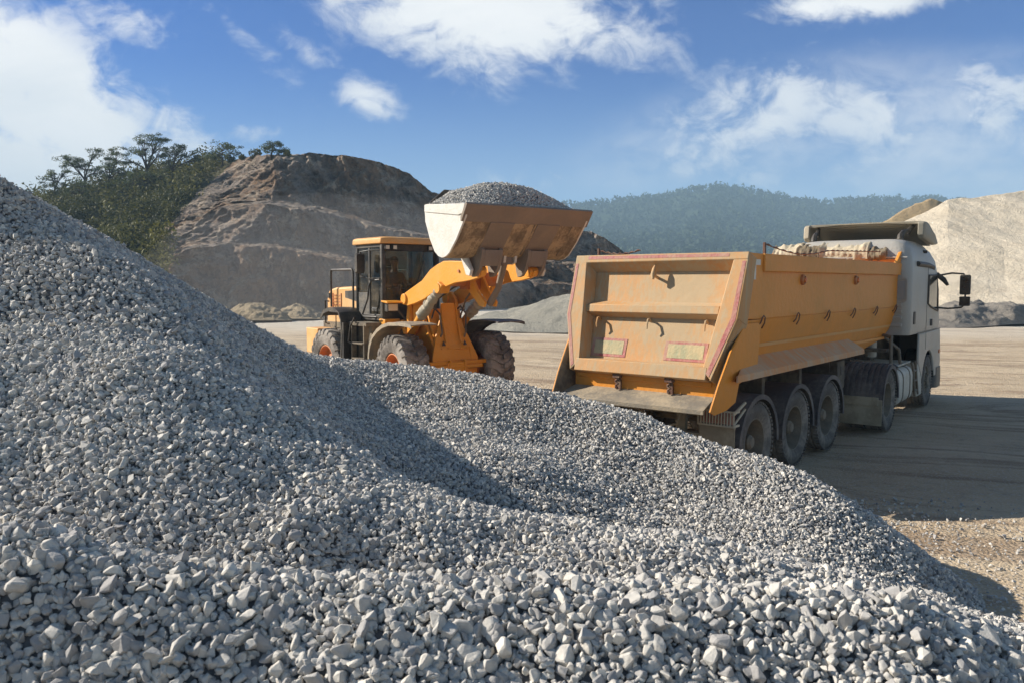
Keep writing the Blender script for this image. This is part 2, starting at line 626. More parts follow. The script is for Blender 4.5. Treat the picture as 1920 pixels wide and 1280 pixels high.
gz = gz * (1 - .75 * near_truck) - .03
gz[(np.abs(gp[:, 0]) > 90) | (gp[:, 1] > 90)] = -.05
gp[:, 2] = gz
Vg, Fg = lattice(gp.reshape(len(gy), len(gx), 3))
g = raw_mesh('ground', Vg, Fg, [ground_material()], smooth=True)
tag(g, kind='structure')

# ================================================================== GRAVEL HEAP IN FRONT
def gravel_material(name, c0, c1, c2, bump=.004, scale=60):
    m, t, b = new_mat(name)
    at_ = t.node('ShaderNodeAttribute', attribute_name='tone')
    f = at_.outputs['Fac']
    c = t.mix(t.ramp(f, 0, .6), c0, c1)
    c = t.mix(t.ramp(f, .7, 1.0), c, c2)
    co = t.coord()
    n = t.noise(co, scale, 4, .65)
    c = t.mix(t.math('MULTIPLY', t.ramp(n, .35, .75), .35), c, tuple(x * .62 for x in c0[:3]) + (1,))
    t.put(b.inputs['Base Color'], c)
    b.inputs['Roughness'].default_value = .85
    b.inputs['Specular IOR Level'].default_value = .3
    bn = t.node('ShaderNodeBump')
    bn.inputs['Strength'].default_value = .6
    bn.inputs['Distance'].default_value = bump
    t.put(bn.inputs['Height'], t.noise(co, scale * 1.6, 5, .7))
    t.put(b.inputs['Normal'], bn.outputs[0])
    return m


M['gravel'] = gravel_material('crushed_stone', lin(158, 155, 152), lin(196, 191, 182), lin(222, 214, 200))
M['gravel_bed'] = gravel_material('gravel_bed', lin(104, 104, 106), lin(124, 122, 120), lin(140, 136, 130), .01, 40)

CP_PIX = [
    # far silhouette of the big heap and of the low mound
    (-60, 318, 5.8), (0, 350, 6.2), (75, 386, 6.2), (150, 428, 6.4), (225, 472, 6.7), (300, 512, 7.0), (365, 548, 7.4), (430, 585, 7.8), (490, 622, 8.3), (545, 655, 8.8),
    (590, 676, 9.2), (640, 688, 9.5), (730, 692, 9.6), (820, 702, 9.5), (900, 712, 9.3), (980, 725, 9.0), (1045, 740, 8.7), (1130, 757, 8.4),
    (1200, 778, 8.2), (1290, 815, 7.9), (1390, 852, 7.6), (1500, 882, 7.2), (1600, 945, 6.9), (1700, 1020, 6.5), (1780, 1085, 6.25), (1832, 1152, 6.05),
    # ridge that parts the sunlit slope from the shaded flank
    (0, 410, 5.6), (90, 455, 5.45), (165, 500, 5.2), (240, 550, 5.0), (312, 600, 4.85), (420, 680, 4.66), (540, 765, 4.45),
    # sunlit slope
    (-120, 560, 4.7), (-120, 760, 3.8), (0, 480, 5.2), (0, 520, 5.0), (90, 540, 4.9), (0, 620, 4.55), (150, 620, 4.55), (250, 620, 4.6), (0, 700, 4.15), (200, 700, 4.12), (350, 700, 4.2), (0, 780, 3.9), (200, 780, 3.88), (400, 780, 4.0),
    (0, 840, 3.68), (220, 840, 3.68), (440, 840, 3.76), (560, 850, 3.95), (100, 930, 3.42), (300, 940, 3.42), (500, 930, 3.55), (600, 900, 3.75), (0, 965, 3.3), (300, 985, 3.3),
    # shaded hollow
    (430, 630, 6.3), (520, 690, 7.2), (600, 735, 7.2), (640, 790, 6.4), (740, 850, 6.0), (840, 905, 5.9),
    # spur in front of the low mound
    (660, 850, 4.22), (773, 917, 4.05), (900, 950, 3.97), (1050, 977, 3.9), (1280, 1010, 3.84), (1500, 1062, 3.68), (1650, 1108, 3.45),
    (600, 980, 3.4), (640, 1070, 3.25), (800, 1075, 3.27), (800, 1000, 3.5), (1000, 1040, 3.5), (1000, 1080, 3.32), (1280, 1075, 3.4), (1500, 1085, 3.5), (400, 1045, 3.2), (200, 1005, 3.22),
    # front of the low mound
    (1000, 945, 6.0), (1000, 880, 6.6), (900, 800, 7.6), (1200, 940, 6.7), (1200, 860, 7.4), (1400, 1015, 6.0), (1400, 940, 6.7), (1550, 1050, 5.8), (1550, 980, 6.3), (1680, 1085, 5.85), (750, 760, 8.0), (1050, 810, 7.8),
    # near ridge
    (-150, 985, 2.1), (0, 1000, 2.08), (100, 1018, 2.07), (200, 1040, 2.06), (330, 1068, 2.05), (480, 1083, 2.05), (640, 1095, 2.05), (820, 1100, 2.06), (1000, 1102, 2.07), (1280, 1094, 2.12), (1500, 1094, 2.15),
    (1700, 1125, 2.15), (1830, 1165, 2.16), (1920, 1200, 2.18), (2020, 1240, 2.2),
    (0, 1280, 1.78), (480, 1280, 1.83), (960, 1280, 1.84), (1440, 1280, 1.86), (1920, 1280, 2.0),
]
CP_XYZ = [(-4.9, 6.3, 3.6), (-3.7, 4.4, 2.4), (-4.6, 5.2, 2.85), (-2.2, 2.2, 1.82), (-3.4, 2.6, 1.85), (0, .9, 1.0), (-1.5, .9, 1.05), (1.5, .9, .95), (-1.0, 1.3, 1.27), (1.0, 1.3, 1.24),
          (-5.0, 8.4, 3.0), (-4.3, 9.4, 1.9), (-3.7, 10.6, .8), (-4.3, 12.5, -.3), (-2.6, 11.2, .45), (-2.6, 12.5, -.35), (-1.5, 10.9, .55), (-1.5, 12, -.3), (-.4, 10.4, .55), (.5, 9.8, .45), (.6, 10.9, -.35),
          (1.2, 9.3, .35), (2.3, 8.6, .2), (2.6, 9.4, -.35), (3.2, 8.0, .0), (3.9, 7.2, -.1), (4.6, 6.6, -.4), (4.4, 5.6, -.25), (3.75, 5.3, .15), (4.2, 4.4, -.3),
          (3.0, 4.6, .42), (2.2, 4.6, .60), (1.2, 4.75, .70), (0, 4.8, .9), (-.7, 5.2, 1.12), (2.9, 3.4, .5), (3.7, 3.4, -.1), (2.1, 2.35, 1.25), (2.9, 2.6, .62), (3.7, 2.4, -.05),
          (2.3, 1.3, 1.1), (3.4, 1.4, .1), (0, 2.5, 1.36), (.8, 2.55, 1.3), (-.8, 2.45, 1.44), (1.5, 2.7, 1.12), (0, 2.75, 1.3), (.9, 2.8, 1.24), (-.8, 2.8, 1.36), (-1.2, 2.3, 1.62), (-.6, 2.3, 1.61), (0, 2.3, 1.61), (.6, 2.32, 1.6), (1.1, 2.36, 1.55), (-1.6, 2.5, 1.48), (1.75, 3.1, 1.1), (5.2, 4, -.8), (5.2, 8, -.8), (5, 2, -.8), (2.5, 11, -.9), (-6.5, 9, 3.4), (-6.8, 5, 3.0), (-6.8, 12.8, .2), (-5.5, 2.5, 1.9)]
CPT = np.array([at(*p) for p in CP_PIX] + CP_XYZ)


def tps_fit(C, lam=.0008):
    n = len(C)
    d = np.hypot(C[:, None, 0] - C[None, :, 0], C[:, None, 1] - C[None, :, 1])
    K = np.where(d > 0, d * d * np.log(d + 1e-12), 0) + lam * np.eye(n)
    Pm = np.c_[np.ones(n), C[:, :2]]
    A = np.zeros((n + 3, n + 3))
    A[:n, :n] = K
    A[:n, n:] = Pm
    A[n:, :n] = Pm.T
    return np.linalg.solve(A, np.r_[C[:, 2], 0, 0, 0])


def tps_eval(C, wt, x, y):
    r = np.zeros_like(x)
    for i in range(len(C)):
        d2 = (x - C[i, 0]) ** 2 + (y - C[i, 1]) ** 2
        r += wt[i] * .5 * d2 * np.log(d2 + 1e-12)
    return r + wt[-3] + wt[-2] * x + wt[-1] * y


HX0, HX1, HY0, HY1, HS = -7.0, 5.4, .7, 13.2, .04
hx = np.arange(HX0, HX1, HS)
hy = np.arange(HY0, HY1, HS)
HXX, HYY = np.meshgrid(hx, hy)
wt = tps_fit(CPT)
HZ = tps_eval(CPT, wt, HXX.ravel(), HYY.ravel())
hp = np.stack([HXX.ravel(), HYY.ravel(), HXX.ravel() * 0], 1)
HZ = HZ + .035 * fbm(hp * 1.6, 3) + .02 * fbm(hp * 5, 2)
HZ = np.maximum(HZ, -.12).reshape(HXX.shape)


def heap_z(x, y):
    i = np.clip((x - HX0) / HS, 0, len(hx) - 1.001)
    j = np.clip((y - HY0) / HS, 0, len(hy) - 1.001)
    i0 = i.astype(int)
    j0 = j.astype(int)
    a = i - i0
    b = j - j0
    return (HZ[j0, i0] * (1 - a) * (1 - b) + HZ[j0, i0 + 1] * a * (1 - b) + HZ[j0 + 1, i0] * (1 - a) * b + HZ[j0 + 1, i0 + 1] * a * b)


def make_rock(npts, bev, rng, flat=16):
    """a broken stone: hull of points near a blocky shell, small facets merged"""
    bm = bmesh.new()
    for _ in range(npts):
        d = rng.normal(size=3)
        d /= np.linalg.norm(d)
        cube = d / np.abs(d).max()
        bm.verts.new((.62 * d + .33 * cube) * rng.uniform(.86, 1.08))
    bmesh.ops.convex_hull(bm, input=bm.verts)
    bmesh.ops.dissolve_limit(bm, angle_limit=rad(flat), verts=bm.verts, edges=bm.edges)
    if bev:
        bmesh.ops.bevel(bm, geom=bm.edges[:] + bm.verts[:], offset=bev, segments=1, affect='EDGES', profile=.6, clamp_overlap=True)
    bmesh.ops.triangulate(bm, faces=bm.faces)
    bm.verts.index_update()
    v = np.array([p.co[:] for p in bm.verts])
    f = np.array([[q.index for q in p.verts] for p in bm.faces])
    bm.free()
    v -= v.mean(0)
    return v, f


ROCKS = {'near': [make_rock(15, .13, RNG, 20) for _ in range(40)], 'mid': [make_rock(13, .10, RNG, 20) for _ in range(26)], 'far': [make_rock(11, 0, RNG, 14) for _ in range(24)]}


def scatter_stones(P, R, lod, rng):
    """P (n,3) centres, R (n,) radii -> V, F, tone"""
    n = len(P)
    q = rng.normal(size=(n, 4))
    q /= np.linalg.norm(q, axis=1)[:, None]
    a, b, c, d = q.T
    Rm = np.stack([1 - 2 * (c * c + d * d), 2 * (b * c - a * d), 2 * (b * d + a * c),
                   2 * (b * c + a * d), 1 - 2 * (b * b + d * d), 2 * (c * d - a * b),
                   2 * (b * d - a * c), 2 * (c * d + a * b), 1 - 2 * (b * b + c * c)], 1).reshape(n, 3, 3)
    S = np.stack([rng.uniform(1.0, 1.4, n), rng.uniform(.82, 1.1, n), rng.uniform(.62, .95, n)], 1) * R[:, None]
    tone = rng.random(n)
    protos = ROCKS[lod]
    which = rng.integers(0, len(protos), n)
    Vs, Fs, Ts = [], [], []
    o = 0
    for k, (v, f) in enumerate(protos):
        ix = np.nonzero(which == k)[0]
        if not len(ix):
            continue
        vv = np.einsum('nij,nvj->nvi', Rm[ix], v[None] * S[ix][:, None, :]) + P[ix][:, None, :]
        Vs.append(vv.reshape(-1, 3))
        ff = f[None] + (np.arange(len(ix)) * len(v))[:, None, None] + o
        Fs.append(ff.reshape(-1, 3))
        Ts.append(np.repeat(tone[ix], len(f)))
        o += len(ix) * len(v)
    return np.concatenate(Vs), np.concatenate(Fs), np.concatenate(Ts)


def stones_on(xy_fn_area, step, rng, layer=0.):
    x0, x1, y0, y1 = xy_fn_area
    xs = np.arange(x0, x1, step)
    ys = np.arange(y0, y1, step)
    X, Y = np.meshgrid(xs, ys)
    X = X.ravel() + rng.uniform(-.55, .55, X.size) * step
    Y = Y.ravel() + rng.uniform(-.55, .55, Y.size) * step
    return X, Y


hv, hf, ht = [], [], []
off = 0
# the bed underneath
keep = np.ones(HZ.size, bool)
bv, bf = lattice(np.stack([HXX, HYY, HZ - .006], -1))
bf = bf[(bv[bf][:, :, 2] > -.1).any(1)]
hv.append(bv)
hf.append(np.concatenate([bf[:, [0, 1, 2]], bf[:, [0, 2, 3]]]))
ht.append(np.full(len(bf) * 2, .3))
n_bed = len(bf) * 2
off = len(bv)
for lod, (ya, yb), step, layers in (('near', (1.25, 2.75), .0188, 3), ('mid', (2.75, 4.6), .0205, 3), ('far', (4.6, 12.0), .0245, 2)):
    for layer in range(layers):
        st = step if layer == 0 else step * 1.25
        xs, ys = stones_on((-6.4, 5.2, ya, yb), st, RNG)
        z = heap_z(xs, ys)
        ex = (heap_z(xs + .05, ys) - heap_z(xs - .05, ys)) / .1
        ey = (heap_z(xs, ys + .05) - heap_z(xs, ys - .05)) / .1
        ok = (np.abs(xs) < .70 * ys + .75) & (z > -.03) & (xs > -.70 * ys - .9)
        # leave out what lies deep on the far side, out of sight
        slope_away = (xs * ex + ys * ey) / np.hypot(xs, ys)
        ok &= ~((slope_away < (z - CAM_H) / np.hypot(xs, ys) - .22) & (RNG.random(len(xs)) < .75))
        steep = np.sqrt(1 + ex ** 2 + ey ** 2)
        rr = np.clip(np.exp(RNG.normal(math.log(.0114 if lod == 'near' else .0128), .36, len(xs))), .006, .027)
        zz = z + rr * RNG.uniform(-.2, .6, len(xs)) + (0, .010, .004)[layer]
        xs, ys, zz, rr = xs[ok], ys[ok], zz[ok], rr[ok] * np.minimum(steep[ok], 1.35) ** .5
        v, f, t_ = scatter_stones(np.stack([xs, ys, zz], 1), rr, lod, RNG)
        hv.append(v)
        hf.append(f + off)
        ht.append(t_)
        off += len(v)
# pebbles that rolled off onto the ground at the foot
px_ = RNG.uniform(2.8, 7.5, 9000)
py_ = RNG.uniform(2.2, 9.5, 9000)
dz = heap_z(np.clip(px_, HX0, HX1 - .1), py_)
dist = np.hypot(np.maximum(px_ - 3.9, 0), 0)
ok = (dz < 0.0) & (RNG.random(9000) < np.exp(-dist * 1.1) * .9 + .05) & (px_ < .72 * py_ + .8)
r_ = np.clip(np.exp(RNG.normal(math.log(.012), .4, 9000)), .005, .03)
v, f, t_ = scatter_stones(np.stack([px_, py_, r_ * .35 - .03], 1)[ok], r_[ok], 'far', RNG)
hv.append(v)
hf.append(f + off)
ht.append(t_)
off += len(v)
Vh, Fh, Th = np.concatenate(hv), np.concatenate(hf), np.concatenate(ht)
mi = np.zeros(len(Fh), int)
mi[:n_bed] = 1
gh = raw_mesh('gravel_heap', Vh, Fh, [M['gravel'], M['gravel_bed']], smooth=False, attr=Th, mi=mi)
tag(gh, 'grey crushed stone gravel heaped across the whole foreground', 'gravel', kind='stuff')
del hv, hf, ht, Vh, Fh

HAZE_D = .0007
# ================================================================== THE QUARRY HILL BEHIND


def column_surface(cols, rows_n, px_n, fn=None):
    """cols: {px: [(py, Y), ...]} profile of a slope for several directions, all with as many points"""
    pxs = sorted(cols)
    npt = len(cols[pxs[0]])
    C = np.array([[at(px, py, Y) for py, Y in cols[px]] for px in pxs])     # (c, k, 3)
    t = np.linspace(0, len(pxs) - 1, px_n)
    i0 = np.clip(t.astype(int), 0, len(pxs) - 2)
    f = t - i0
    f = f * f * (3 - 2 * f) * .5 + f * .5
    A = C[i0] * (1 - f)[:, None, None] + C[i0 + 1] * f[:, None, None]         # (px_n,k,3)
    s = np.linspace(0, npt - 1, rows_n)
    j0 = np.clip(s.astype(int), 0, npt - 2)
    g_ = s - j0
    return A[:, j0] * (1 - g_)[None, :, None] + A[:, j0 + 1] * g_[None, :, None]  # (px_n, rows, 3)


def rock_material():
    m, t, b = new_mat('quarry_rock')
    co = t.coord()
    n1 = t.noise(co, .09, 7, .62, .4)
    n2 = t.noise(co, .5, 7, .68, .3)
    n3 = t.noise(t.mapping(co, (1, 1, .22)), .5, 6, .65, .8)
    n4 = t.noise(co, 2.6, 5, .7)
    c = t.mix(t.ramp(n1, .42, .6), lin(148, 136, 126), lin(150, 120, 92))
    c = t.mix(t.math('MULTIPLY', t.ramp(n3, .48, .62), .85), c, lin(92, 80, 72))
    c = t.mix(t.math('MULTIPLY', t.ramp(n2, .52, .64), .8), c, lin(198, 180, 158))
    c = t.mix(t.math('MULTIPLY', t.ramp(n4, .52, .64), .6), c, lin(92, 84, 78))
    # loose rubble lies on the gentle benches
    geo = t.node('ShaderNodeNewGeometry')
    s3 = t.node('ShaderNodeSeparateXYZ')
    t.l.new(geo.outputs['True Normal'], s3.inputs[0])
    c = t.mix(t.math('MULTIPLY', t.math('MULTIPLY', t.ramp(s3.outputs[2], .55, .92), .5), t.ramp(n2, .38, .6)), c, lin(172, 156, 136))
    t.put(b.inputs['Base Color'], c)
    b.inputs['Roughness'].default_value = .95
    b.inputs['Specular IOR Level'].default_value = .1
    bn = t.node('ShaderNodeBump')
    bn.inputs['Strength'].default_value = 1
    bn.inputs['Distance'].default_value = 1.6
    t.put(bn.inputs['Height'], t.math('ADD', n2, t.math('ADD', t.math('MULTIPLY', n4, .35), t.math('MULTIPLY', n3, .6))))
    t.put(b.inputs['Normal'], bn.outputs[0])
    return m


def soil_material(name, a, b_, scale=.3):
    m, t, b = new_mat(name)
    co = t.coord()
    n = t.noise(co, scale, 6, .65)
    n2 = t.noise(co, scale * 9, 5, .65)
    c = t.mix(t.ramp(n, .35, .65), a, b_)
    c = t.mix(t.math('MULTIPLY', n2, .5), c, tuple(x * .5 for x in a[:3]) + (1,))
    t.put(b.inputs['Base Color'], c)
    b.inputs['Roughness'].default_value = .95
    b.inputs['Specular IOR Level'].default_value = .1
    bn = t.node('ShaderNodeBump')
    bn.inputs['Distance'].default_value = .3
    t.put(bn.inputs['Height'], n2)
    t.put(b.inputs['Normal'], bn.outputs[0])
    return m


M['rock'] = rock_material()
M['scrub_soil'] = soil_material('scrub_soil', lin(92, 86, 58), lin(74, 74, 50))

HILL = {
    -420: [(600, 60), (560, 66), (520, 72), (470, 80), (430, 88), (390, 98), (350, 112), (400, 150), (560, 190)],
    -100: [(600, 60), (560, 66), (520, 72), (480, 80), (440, 88), (410, 98), (390, 112), (420, 150), (560, 190)],
    60: [(598, 62), (556, 67), (520, 73), (480, 80), (445, 88), (405, 98), (378, 110), (420, 150), (560, 190)],
    190: [(596, 63), (550, 67), (510, 73), (470, 80), (430, 88), (385, 98), (350, 112), (400, 150), (560, 190)],
    300: [(594, 64), (540, 67), (492, 71), (455, 78), (420, 86), (370, 98), (322, 114), (380, 150), (560, 190)],
    345: [(592, 65), (530, 66.5), (468, 69), (458, 77), (410, 86), (366, 96), (312, 116), (380, 150), (560, 190)],
    430: [(590, 67), (525, 68), (462, 69.6), (456, 76.5), (392, 82), (372, 93), (300, 108), (370, 150), (560, 190)],
    520: [(588, 68.0), (530, 68.8), (468, 70.0), (462, 76.0), (386, 78.5), (378, 90.0), (294, 96.0), (339, 150), (560, 190)],
    600: [(586, 69.6), (535, 70.4), (478, 71.6), (472, 77.6), (398, 80.1), (390, 91.6), (290, 97.6), (335, 150), (560, 190)],
    650: [(585, 70.6), (540, 71.4), (486, 72.6), (480, 78.6), (412, 81.1), (404, 92.6), (292, 98.6), (337, 150), (560, 190)],
    720: [(584, 72.0), (545, 72.8), (498, 74.0), (492, 80.0), (432, 82.5), (424, 94.0), (308, 100.0), (353, 150), (560, 190)],
    770: [(584, 73.0), (550, 73.8), (504, 75.0), (498, 81.0), (440, 83.5), (432, 95.0), (328, 101.0), (373, 150), (560, 190)],
    812: [(584, 73.8), (552, 74.6), (508, 75.8), (502, 81.8), (448, 84.3), (440, 95.8), (362, 101.8), (407, 150), (560, 190)],
    900: [(584, 76), (556, 76.8), (520, 78), (514, 84), (470, 86), (462, 94), (398, 98), (430, 150), (560, 190)],
    1010: [(584, 80), (560, 81), (530, 82), (524, 87), (490, 89), (482, 96), (426, 99), (450, 150), (560, 190)],
    1105: [(586, 84), (564, 85), (536, 86), (530, 90), (500, 92), (492, 98), (438, 101), (460, 150), (560, 190)],
    1135: [(586, 86), (566, 87), (540, 88), (534, 92), (508, 94), (500, 99), (450, 101), (470, 150), (560, 190)],
    1165: [(586, 88), (568, 89), (546, 90), (540, 94), (514, 96), (508, 100), (474, 103), (490, 150), (560, 190)],
    1240: [(587, 92), (572, 93), (556, 94), (552, 98), (534, 99), (530, 103), (508, 106), (520, 150), (565, 190)],
    1330: [(588, 96), (580, 97), (572, 98), (570, 102), (560, 103), (558, 107), (550, 110), (552, 150), (575, 190)],
}
S = column_surface(HILL, 300, 560)
sh = S.reshape(-1, 3)
n1 = fbm(sh * .10, 5, 2.1, .55)
n2 = fbm(sh * np.array([.35, .35, .16]), 4)
n3 = 1 - np.abs(fbm(sh * np.array([.32, .32, .12]) + 9, 5, 2.1, .6)) * 2
n4 = fbm(sh * np.array([1.1, 1.1, .7]), 4, 2.1, .6)
pxv = 960 + FPX * sh[:, 0] / sh[:, 1]
pyv = 529 - FPX * (sh[:, 2] - CAM_H) / sh[:, 1]
# the scrub begins left of a line that runs up the haul ramp
edge_px = np.interp(pyv, [290, 310, 360, 450, 560, 610], [470, 440, 385, 290, 325, 360])
rocky = np.clip((pxv - edge_px) / 40, 0, 1)
sh[:, 1] += (n1 * 1.7 + n2 * 1.2) * (.35 + .65 * rocky) - n3 * 1.9 * rocky + n4 * .9 * rocky
sh[:, 2] += (n1 * .5 + n2 * .35) * (.5 + .5 * rocky) + n4 * .30 * rocky
# wheel ruts of the ramp
rut = np.abs(pxv - (edge_px + 55)) / 12
sh[:, 2] -= .35 * np.exp(-rut ** 2) * (pyv < 470) * (pyv > 300)
S = sh.reshape(S.shape)
S[:, 0, 2] = -.5
Vq, Fq = lattice(S)
cen = sh[Fq].mean(1)
cpx = 960 + FPX * cen[:, 0] / cen[:, 1]
cpy = 529 - FPX * (cen[:, 2] - CAM_H) / cen[:, 1]
emi = (cpx < np.interp(cpy, [290, 310, 360, 450, 560, 610], [470, 440, 385, 290, 325, 360]) + 12 * fbm(cen * .3, 3)).astype(int)
hill = raw_mesh('quarry_hill', Vq, Fq, [M['rock'], M['scrub_soil']], smooth=True, mi=emi)
tag(hill, kind='structure')

# ---- far wooded ridge
M['forest_floor'] = soil_material('forest_floor', lin(50, 62, 36), lin(62, 72, 44), .02)
RIDGE = [(-700, 470), (-200, 450), (300, 430), (700, 405), (900, 398), (1000, 392), (1080, 381), (1150, 373), (1250, 363), (1290, 354), (1335, 346), (1380, 350), (1430, 360), (1490, 371), (1540, 377), (1600, 371), (1680, 370), (1740, 370), (1800, 373), (1900, 382), (2100, 372), (2400, 390), (2900, 420)]
rpx = np.linspace(-700, 2900, 260)
rpy = np.interp(rpx, [p for p, _ in RIDGE], [q for _, q in RIDGE])
rows = np.linspace(0, 1, 60)
RP = np.zeros((len(rows), len(rpx), 3))
for j, t_ in enumerate(rows):
    Yd = 430 + 560 * t_
    for i in range(len(rpx)):
        py = 529 + (rpy[i] - 529 + 8) * (t_ ** .85)
        RP[j, i] = at(rpx[i], py, Yd)
RP[0, :, 2] = -2
rf = RP.reshape(-1, 3)
rf[:, 2] += (14 * fbm(rf * np.array([.006, .006, 0]), 4)) * np.repeat(np.sin(PI * rows) ** .8, len(rpx))
back = RP[-1:].copy()
back[..., 1] += 500
back[..., 2] = -2
RP = np.concatenate([RP, back])
Vr, Fr_ = lattice(RP)
tag(raw_mesh('wooded_ridge', Vr, Fr_, [M['forest_floor']], smooth=True), kind='structure')


def leaf_material(name, dark, light, rough=.7, trans=.25):
    m, t, b = new_mat(name)
    a = t.node('ShaderNodeAttribute', attribute_name='tone')
    c = t.mix(a.outputs['Fac'], dark, light)
    t.put(b.inputs['Base Color'], c)
    b.inputs['Roughness'].default_value = rough
    b.inputs['Specular IOR Level'].default_value = .2
    tr = t.node('ShaderNodeBsdfTranslucent')
    t.put(tr.inputs[0], c)
    mx = t.node('ShaderNodeMixShader')
    mx.inputs[0].default_value = trans
    t.l.new(b.outputs[0], mx.inputs[1])
    t.l.new(tr.outputs[0], mx.inputs[2])
    t.l.new(mx.outputs[0], t.n['Material Output'].inputs[0])
    return m


M['needles'] = leaf_material('pine_needles', lin(54, 64, 38), lin(108, 116, 70))
M['scrub'] = leaf_material('scrub_leaves', lin(48, 54, 26), lin(116, 112, 56))
M['forest'] = leaf_material('far_forest_crowns', lin(40, 54, 34), lin(62, 76, 44))
M['bark'] = soil_material('pine_bark', lin(86, 70, 58), lin(66, 54, 46), 4)


def tufts(C, R, n_per, size, rng, flat=1.):
    """small leaf-sized triangles through ellipsoids C (n,3) of radius R (n,)"""
    n = len(C)
    d = rng.normal(size=(n, n_per, 3))
    d /= np.linalg.norm(d, axis=2)[..., None]
    rr = rng.random((n, n_per, 1)) ** .45
    p = C[:, None, :] + d * rr * R[:, None, None] * np.array([1, 1, flat])
    p = p.reshape(-1, 3)
    k = len(p)
    a = rng.normal(size=(k, 3))
    a /= np.linalg.norm(a, axis=1)[:, None]
    b = rng.normal(size=(k, 3))
    b -= a * (a * b).sum(1)[:, None]
    b /= np.linalg.norm(b, axis=1)[:, None]
    s = (size * rng.uniform(.6, 1.4, k))[:, None]
    V = np.stack([p - a * s, p + b * s * .55, p + a * s, p - b * s * .55], 1).reshape(-1, 3)
    F = np.arange(k * 4).reshape(-1, 4)
    base = np.repeat(rng.random(n), n_per)
    tone = np.clip(.95 * base ** 1.3 + .4 * rng.random(k) - .15, 0, 1)
    return V, F, tone


# the far wood: crowns over the whole ridge, one mass
fx = RNG.uniform(-300, 2300, 9000)
ft = RNG.random(9000) ** .8
fpy = np.interp(fx, [p for p, _ in RIDGE], [q for _, q in RIDGE])
jj = ft * (len(rows) - 1)
j0 = np.clip(jj.astype(int), 0, len(rows) - 2)
ii = (fx + 700) / 3600 * (len(rpx) - 1)
i0 = np.clip(ii.astype(int), 0, len(rpx) - 2)
fa = (jj - j0)[:, None]
fb = (ii - i0)[:, None]
FP = RP[j0, i0] * (1 - fa) * (1 - fb) + RP[j0, i0 + 1] * (1 - fa) * fb + RP[j0 + 1, i0] * fa * (1 - fb) + RP[j0 + 1, i0 + 1] * fa * fb
# plus a dense line along the crest
crest = RP[-2][RNG.integers(40, 230, 900)]
crest = crest + RNG.normal(size=crest.shape) * np.array([6, 6, .3])
FP = np.concatenate([FP, crest])
hgt = RNG.uniform(4.5, 9.5, len(FP))
FP[:, 2] += hgt * .35
Vf, Ff, Tf = tufts(FP, hgt * .55, 16, 2.0, RNG, 1.15)
fo = raw_mesh('forest', Vf, Ff, [M['forest']], smooth=None, attr=Tf)
tag(fo, 'dark green forest covering the far ridge', 'forest', kind='stuff')

# ---- surface lookup on the quarry hill, for planting
hill_px = 960 + FPX * S[..., 0] / S[..., 1]
hill_py = 529 - FPX * (S[..., 2] - CAM_H) / S[..., 1]
front_rows = slice(0, 236)


def hill_at(px, py):
    d = (hill_px[:, front_rows] - px) ** 2 + (hill_py[:, front_rows] - py) ** 2
    k = np.unravel_index(np.argmin(d), d.shape)
    return S[k[0], k[1]].copy()


# scrub on the left hillside: one mass
pts, rads = [], []
rng = np.random.default_rng(5)
while len(pts) < 1150:
    px, py = rng.uniform(-40, 480), rng.uniform(292, 606)
    e = np.interp(py, [290, 310, 360, 450, 560, 610], [455, 430, 375, 285, 318, 352])
    if px > e or py < np.interp(px, [-40, 60, 190, 300, 430, 480], [392, 380, 352, 322, 300, 296]):
        continue
    p = hill_at(px, py)
    r = (.45 + 1.6 * rng.random() ** 2.2) * (1.2 if py < 430 else .9)
    p[2] += r * .5
    pts.append(p)
    rads.append(r)
for px, py, r in ((388, 306, .8), (372, 312, 1.2), (355, 322, 1.3), (405, 312, .9), (440, 303, .6), (462, 298, .5), (486, 293, .8), (545, 292, .45), (350, 335, 1.3), (340, 318, 1.0)):
    p = hill_at(px, py + 4)
    p[2] += r * .4
    pts.append(p)
    rads.append(r)
Vs, Fs, Ts = tufts(np.array(pts), np.array(rads), 150, .18, rng, .85)
# taller brush in among it
pts2 = [hill_at(rng.uniform(60, 330), rng.uniform(400, 540)) + np.array([0, 0, 1.6]) for _ in range(55)]
V2, F2, T2 = tufts(np.array(pts2), rng.uniform(.7, 1.5, 55), 200, .16, rng, 1.5)
sc_o = raw_mesh('undergrowth', np.concatenate([Vs, V2]), np.concatenate([Fs, F2 + len(Vs)]), [M['scrub']], smooth=None, attr=np.concatenate([Ts, T2]))
tag(sc_o, 'olive green scrub covering the slope below the pines', 'scrub', kind='stuff')


